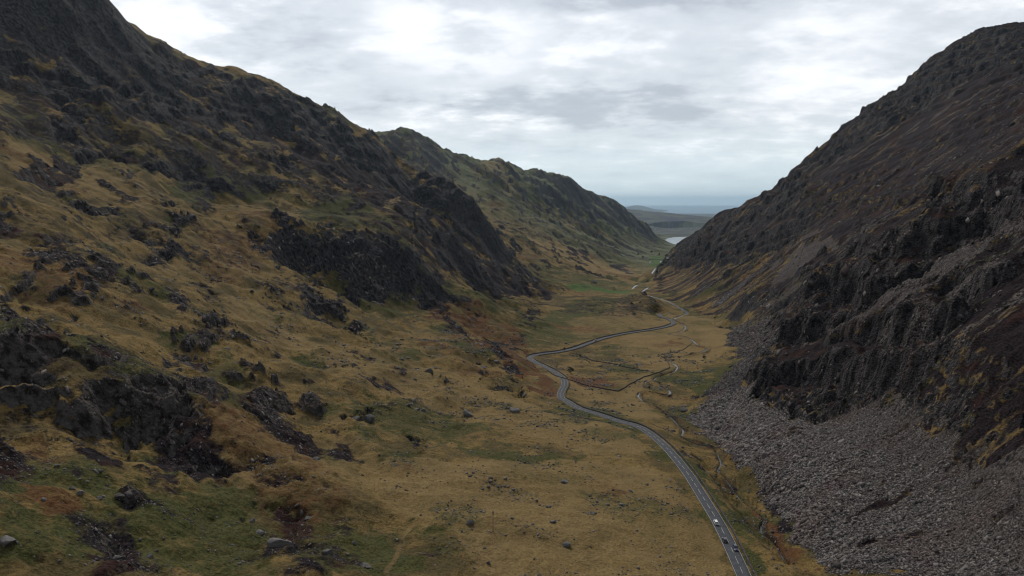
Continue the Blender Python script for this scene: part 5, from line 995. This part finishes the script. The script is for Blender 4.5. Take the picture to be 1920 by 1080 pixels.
p_, h_, s_ = on_road(925, 1.5); c_4 = car(p_, h_ + math.pi, M_PINK, 'small reddish van with a pale roof on the far straight stretch of road', 4.8, 2.1, True, -s_)
for ch in c_4.children:
    if ch.name.startswith('roof'): ch.data.materials[0] = M_WHITE

# poles
M_WOOD = simple('weathered_wood', (.11, .10, .095), .9, 0, .3, 4)
for (px_, py_), lab in zip(POLES, ('wooden telegraph pole by the short wall near the road bend', 'wooden telegraph pole standing in the tan meadow near the big squarish boulder', 'wooden telegraph pole between the road and the scree')):
    z0 = float(z_at(px_, py_)[0]) + CZ
    t = empty('telegraph_pole', (px_, py_, z0), .6, lab, 'telegraph pole', 'telegraph poles')
    MB().tube([(0, 0, -.5), (0, 0, 8.6)], (.17, .11), 8).build('post', M_WOOD, t)
    MB().box((0, 0, 8.1), (1.3, .1, .12)).build('crossarm', M_WOOD, t)
    for s_ in (-.55, .55): MB().tube([(s_, 0, 8.16), (s_, 0, 8.34)], .05, 8).build('insulator', M_LAMP, t)

# trees
def leaf_mat(name, c):
    m, nt, b = material(name); geo = nt.new('ShaderNodeNewGeometry')
    nt.link(nt.mix(nt.ramp(nt.noise(geo.outputs['Position'], 1.2, 3), .3, .7), tuple(x_ * .55 for x_ in c), tuple(x_ * 1.4 for x_ in c)), b.inputs['Base Color']); b.inputs['Roughness'].default_value = .9
    return m
M_LEAF = leaf_mat('dark_foliage', (.022, .034, .014)); M_TWIG = leaf_mat('russet_twigs', (.085, .05, .035)); M_BARK = simple('bark', (.05, .042, .036), .95)
def tree(x_, y_, h, kind, label, seed):
    r_ = np.random.RandomState(seed); z0 = float(z_at(x_, y_)[0]) + CZ
    t = empty('tree', (x_, y_, z0), r_.uniform(0, 6), label, 'tree', 'trees and bushes in the valley')
    tp = [(0, 0, -.4), (.04 * h * r_.uniform(-1, 1), .03 * h, .3 * h), (.05 * h * r_.uniform(-1, 1), 0, .62 * h)]
    MB().tube(tp, (.035 * h, .026 * h, .010 * h), 8).build('trunk', M_BARK, t)
    ends = []
    for k in range(7):
        a_ = k * 2.4 + r_.uniform(-.4, .4); z1 = h * r_.uniform(.2, .5); L0 = h * r_.uniform(.22, .38)
        e_ = (math.cos(a_) * L0, math.sin(a_) * L0, z1 + h * r_.uniform(.12, .35)); ends.append(e_)
        MB().tube([(0, 0, z1), (e_[0] * .5, e_[1] * .5, (z1 + e_[2]) / 2 + .03 * h), e_], (.012 * h, .008 * h, .003 * h), 5).build('limb', M_BARK, t)
    ends += [(0, 0, .8 * h), (0, .1 * h, .68 * h)]
    n_ = 1400 if kind == 'dark' else 500
    co, fl = [], []
    for i in range(n_):
        e_ = ends[r_.randint(len(ends))]; d_ = r_.normal(size=3); d_ /= np.linalg.norm(d_); c_ = np.array(e_) + d_ * h * .17 * r_.uniform(.3, 1.1) * (1, 1, .75)
        u_ = r_.normal(size=3); u_ /= np.linalg.norm(u_); v_ = np.cross(u_, r_.normal(size=3)); v_ /= np.linalg.norm(v_); s_ = h * r_.uniform(.012, .028)
        if kind != 'dark': v_ = v_ * .25
        b_4 = len(co); co += [c_ - u_ * s_ - v_ * s_ * .6, c_ + u_ * s_ - v_ * s_ * .5, c_ + u_ * s_ * .8 + v_ * s_, c_ - u_ * s_ * .7 + v_ * s_ * .8]; fl += [b_4, b_4 + 1, b_4 + 2, b_4 + 3]
    mesh_np('crown', co, fl, 4, M_LEAF if kind == 'dark' else M_TWIG, parent=t)
for k, (lab, kind, x_, y_, h_) in enumerate(TREES): tree(x_, y_, h_, kind, lab, 50 + k)

# houses
M_RENDER = simple('white_render', (.72, .71, .68), .8, 0, .1); M_GREYW = simple('grey_stone', (.22, .21, .20), .9); M_SLATE = simple('slate_roof', (.10, .105, .12), .6, 0, .3, .6); M_PANE = simple('window_glass', (.02, .02, .025), .1)
def house(x_, y_, L_, rz, colour, label, group='houses in the far valley', detail=True):
    z0 = float(z_at(x_, y_)[0]) + CZ; D_ = min(L_ * .55, 9.); H_ = 4.6
    t = empty('house', (x_, y_, z0), rz, label, 'house', group)
    MB().box((0, 0, H_ / 2 - 1), (L_, D_, H_ + 2)).build('wall', M_RENDER if colour == 'white' else M_GREYW, t)
    m = MB(); m.prism([(-D_ / 2 - .4, H_ - .1), (0, H_ + D_ * .42), (D_ / 2 + .4, H_ - .1)], -L_ / 2 - .3, L_ / 2 + .3); rf = m.build('roof', M_SLATE, t)
    if detail:
        MB().box((L_ * .38, 0, H_ + D_ * .42 + .3), (.9, .7, 1.6)).build('chimney', M_GREYW, rf)
        for k in range(max(2, int(L_ / 4))):
            xx = -L_ / 2 + (k + .5) * L_ / max(2, int(L_ / 4))
            MB().box((xx, -D_ / 2 - .01, 1.6), (1.1, .06, 1.2)).build('window', M_PANE, t)
for lab, x_, y_, L_, rz, c_ in HOUSES: house(x_, y_, L_, rz, c_, lab)
r_ = np.random.RandomState(77)
for k in range(46):
    yy = r_.uniform(7600, 8900); pxx = r_.uniform(1222, 1310); xx = (pxx - 960) / 1279 * yy
    if min(math.hypot(xx - q[0], yy - q[1]) - q[3] for q in LK) < 120: continue
    house(xx, yy, r_.uniform(16, 34), r_.uniform(0, 3.1), 'white', 'tiny pale house in the distant town by the second lake', 'houses of the distant lakeside town', False)


# ------------------------------------------------------------------ light, sky, air
SUN_AZ, SUN_EL = rad(-18), rad(47)         # ahead and a little left, high behind cloud
w = bpy.data.worlds.new('World'); SC.world = w; w.use_nodes = True
nt = NT(w.node_tree); bg = w.node_tree.nodes['Background']
sky = nt.new('ShaderNodeTexSky', sky_type='NISHITA', sun_disc=False, sun_elevation=SUN_EL, sun_rotation=SUN_AZ, altitude=400)
tc = nt.new('ShaderNodeTexCoord'); sx = nt.new('ShaderNodeSeparateXYZ'); nt.link(tc.outputs['Generated'], sx.inputs[0])
# the cloud deck is a flat layer overhead: directions are carried up to it
zz = nt.math('ADD', nt.math('MAXIMUM', sx.outputs[2], 0.0), .20)
cx = nt.math('DIVIDE', sx.outputs[0], zz); cy = nt.math('DIVIDE', sx.outputs[1], zz)
cb = nt.new('ShaderNodeCombineXYZ'); nt.link(cx, cb.inputs[0]); nt.link(cy, cb.inputs[1])
cv = cb.outputs[0]
c1 = nt.noise(cv, 1.2, 5, .58); c2 = nt.noise(nt.mapping(cv, (1, 1.3, 1), loc=(4, 2, 0)), 3.2, 6, .62); c3 = nt.noise(nt.mapping(cv, (1, 1.6, 1)), 7, 5, .6)
cl = nt.math('ADD', nt.math('MULTIPLY', c1, .6), nt.math('ADD', nt.math('MULTIPLY', c2, .32), nt.math('MULTIPLY', c3, .08)))
def blob(azd, eld, ra, re, amt):
    """a brighter or darker stretch of the cloud deck, at a compass bearing and a height above the horizon (degrees)"""
    v = (math.sin(rad(azd)) * math.cos(rad(eld)), math.cos(rad(azd)) * math.cos(rad(eld)), math.sin(rad(eld)))
    dx = nt.math('SUBTRACT', nt.math('ARCTAN2', sx.outputs[0], sx.outputs[1]), rad(azd)); dz = nt.math('SUBTRACT', nt.math('ARCSINE', sx.outputs[2]), rad(eld))
    dx = nt.math('DIVIDE', dx, rad(ra)); dz = nt.math('DIVIDE', dz, rad(re))
    wob = nt.math('MULTIPLY', nt.math('SUBTRACT', nt.math('ADD', c2, c1), 1.0), 3.0)
    q = nt.math('ADD', nt.math('ADD', nt.math('MULTIPLY', dx, dx), nt.math('MULTIPLY', dz, dz)), wob)
    return nt.math('MULTIPLY', nt.ramp(q, 1.3, .0), amt)
for bl in BLOBS: cl = nt.math('ADD', cl, blob(*bl))
lo = nt.mix(nt.ramp(cl, .36, .51), (.42, .455, .50), (.64, .67, .705))
cc = nt.mix(nt.ramp(cl, .49, .615), lo, (.96, .97, .98))
cc = nt.mix(nt.math('MULTIPLY', nt.ramp(c3, .35, .7), .12), cc, (.55, .58, .62))
hz = nt.ramp(sx.outputs[2], .0, .13)
cc = nt.mix(hz, nt.mix(.75, cc, (.64, .77, .83)), cc)
cc = nt.mix(nt.ramp(sx.outputs[2], .30, .75), cc, (.27, .29, .33))   # unseen sky overhead, darkened to cut the ambient light
cc = nt.mix(nt.ramp(sx.outputs[1], .2, -.6), cc, (.26, .28, .31))  # sky behind the camera, out of view, darkened for stronger contrast
sk = nt.mix(.9, sky.outputs[0], nt.mix(1.0, cc, (9.1, 9.05, 9.05), 'MULTIPLY'))
nt.link(sk, bg.inputs[0]); bg.inputs[1].default_value = .1
sl = bpy.data.lights.new('sun', 'SUN'); sl.energy = SUN_E; sl.angle = rad(10); sl.color = (1, .95, .88)
so = bpy.data.objects.new('sun', sl); COL.objects.link(so)
so.rotation_euler = (rad(90) - SUN_EL, 0, math.pi - SUN_AZ)
# air
hm = bpy.data.materials.new('air'); hm.use_nodes = True; hn = hm.node_tree; hn.nodes.clear()
ou = hn.nodes.new('ShaderNodeOutputMaterial'); pv = hn.nodes.new('ShaderNodeVolumePrincipled')
pv.inputs['Color'].default_value = (.60, .83, 1, 1); pv.inputs['Density'].default_value = HAZE_D; pv.inputs['Anisotropy'].default_value = .55
hn.links.new(pv.outputs[0], ou.inputs['Volume'])
S = 130000.0
hb = [(x, y, z) for z in (-25.0, 1300.0) for x, y in ((-S, -S), (S, -S), (S, S), (-S, S))]
me = bpy.data.meshes.new('haze'); me.from_pydata(hb, [], [(0, 3, 2, 1), (4, 5, 6, 7), (0, 1, 5, 4), (1, 2, 6, 5), (2, 3, 7, 6), (3, 0, 4, 7)])
me.materials.append(hm); ho = bpy.data.objects.new('haze', me)
if HAZE_D > 0: COL.objects.link(ho)
ho['kind'] = 'stuff'
# ------------------------------------------------------------------ camera
cam = bpy.data.cameras.new('camera'); co_ = bpy.data.objects.new('camera', cam); COL.objects.link(co_)
cam.sensor_width = 36; cam.lens = 36 * 1279 / 1920; cam.clip_start = 1; cam.clip_end = 300000
co_.location = (0, 0, CZ); co_.rotation_euler = (rad(90) - math.atan(160 / 1279), 0, 0)
SC.camera = co_
SC.render.engine = 'CYCLES'
SC.cycles.filter_width = 1.15; SC.cycles.volume_bounces = 0; SC.cycles.use_adaptive_sampling = True; SC.cycles.adaptive_threshold = .02; SC.cycles.max_bounces = 4; SC.cycles.diffuse_bounces = 1
vs = SC.view_settings; vs.view_transform = 'Standard'; vs.look = 'None'; vs.gamma = 1; vs.use_curve_mapping = False; vs.exposure = EXPOSURE
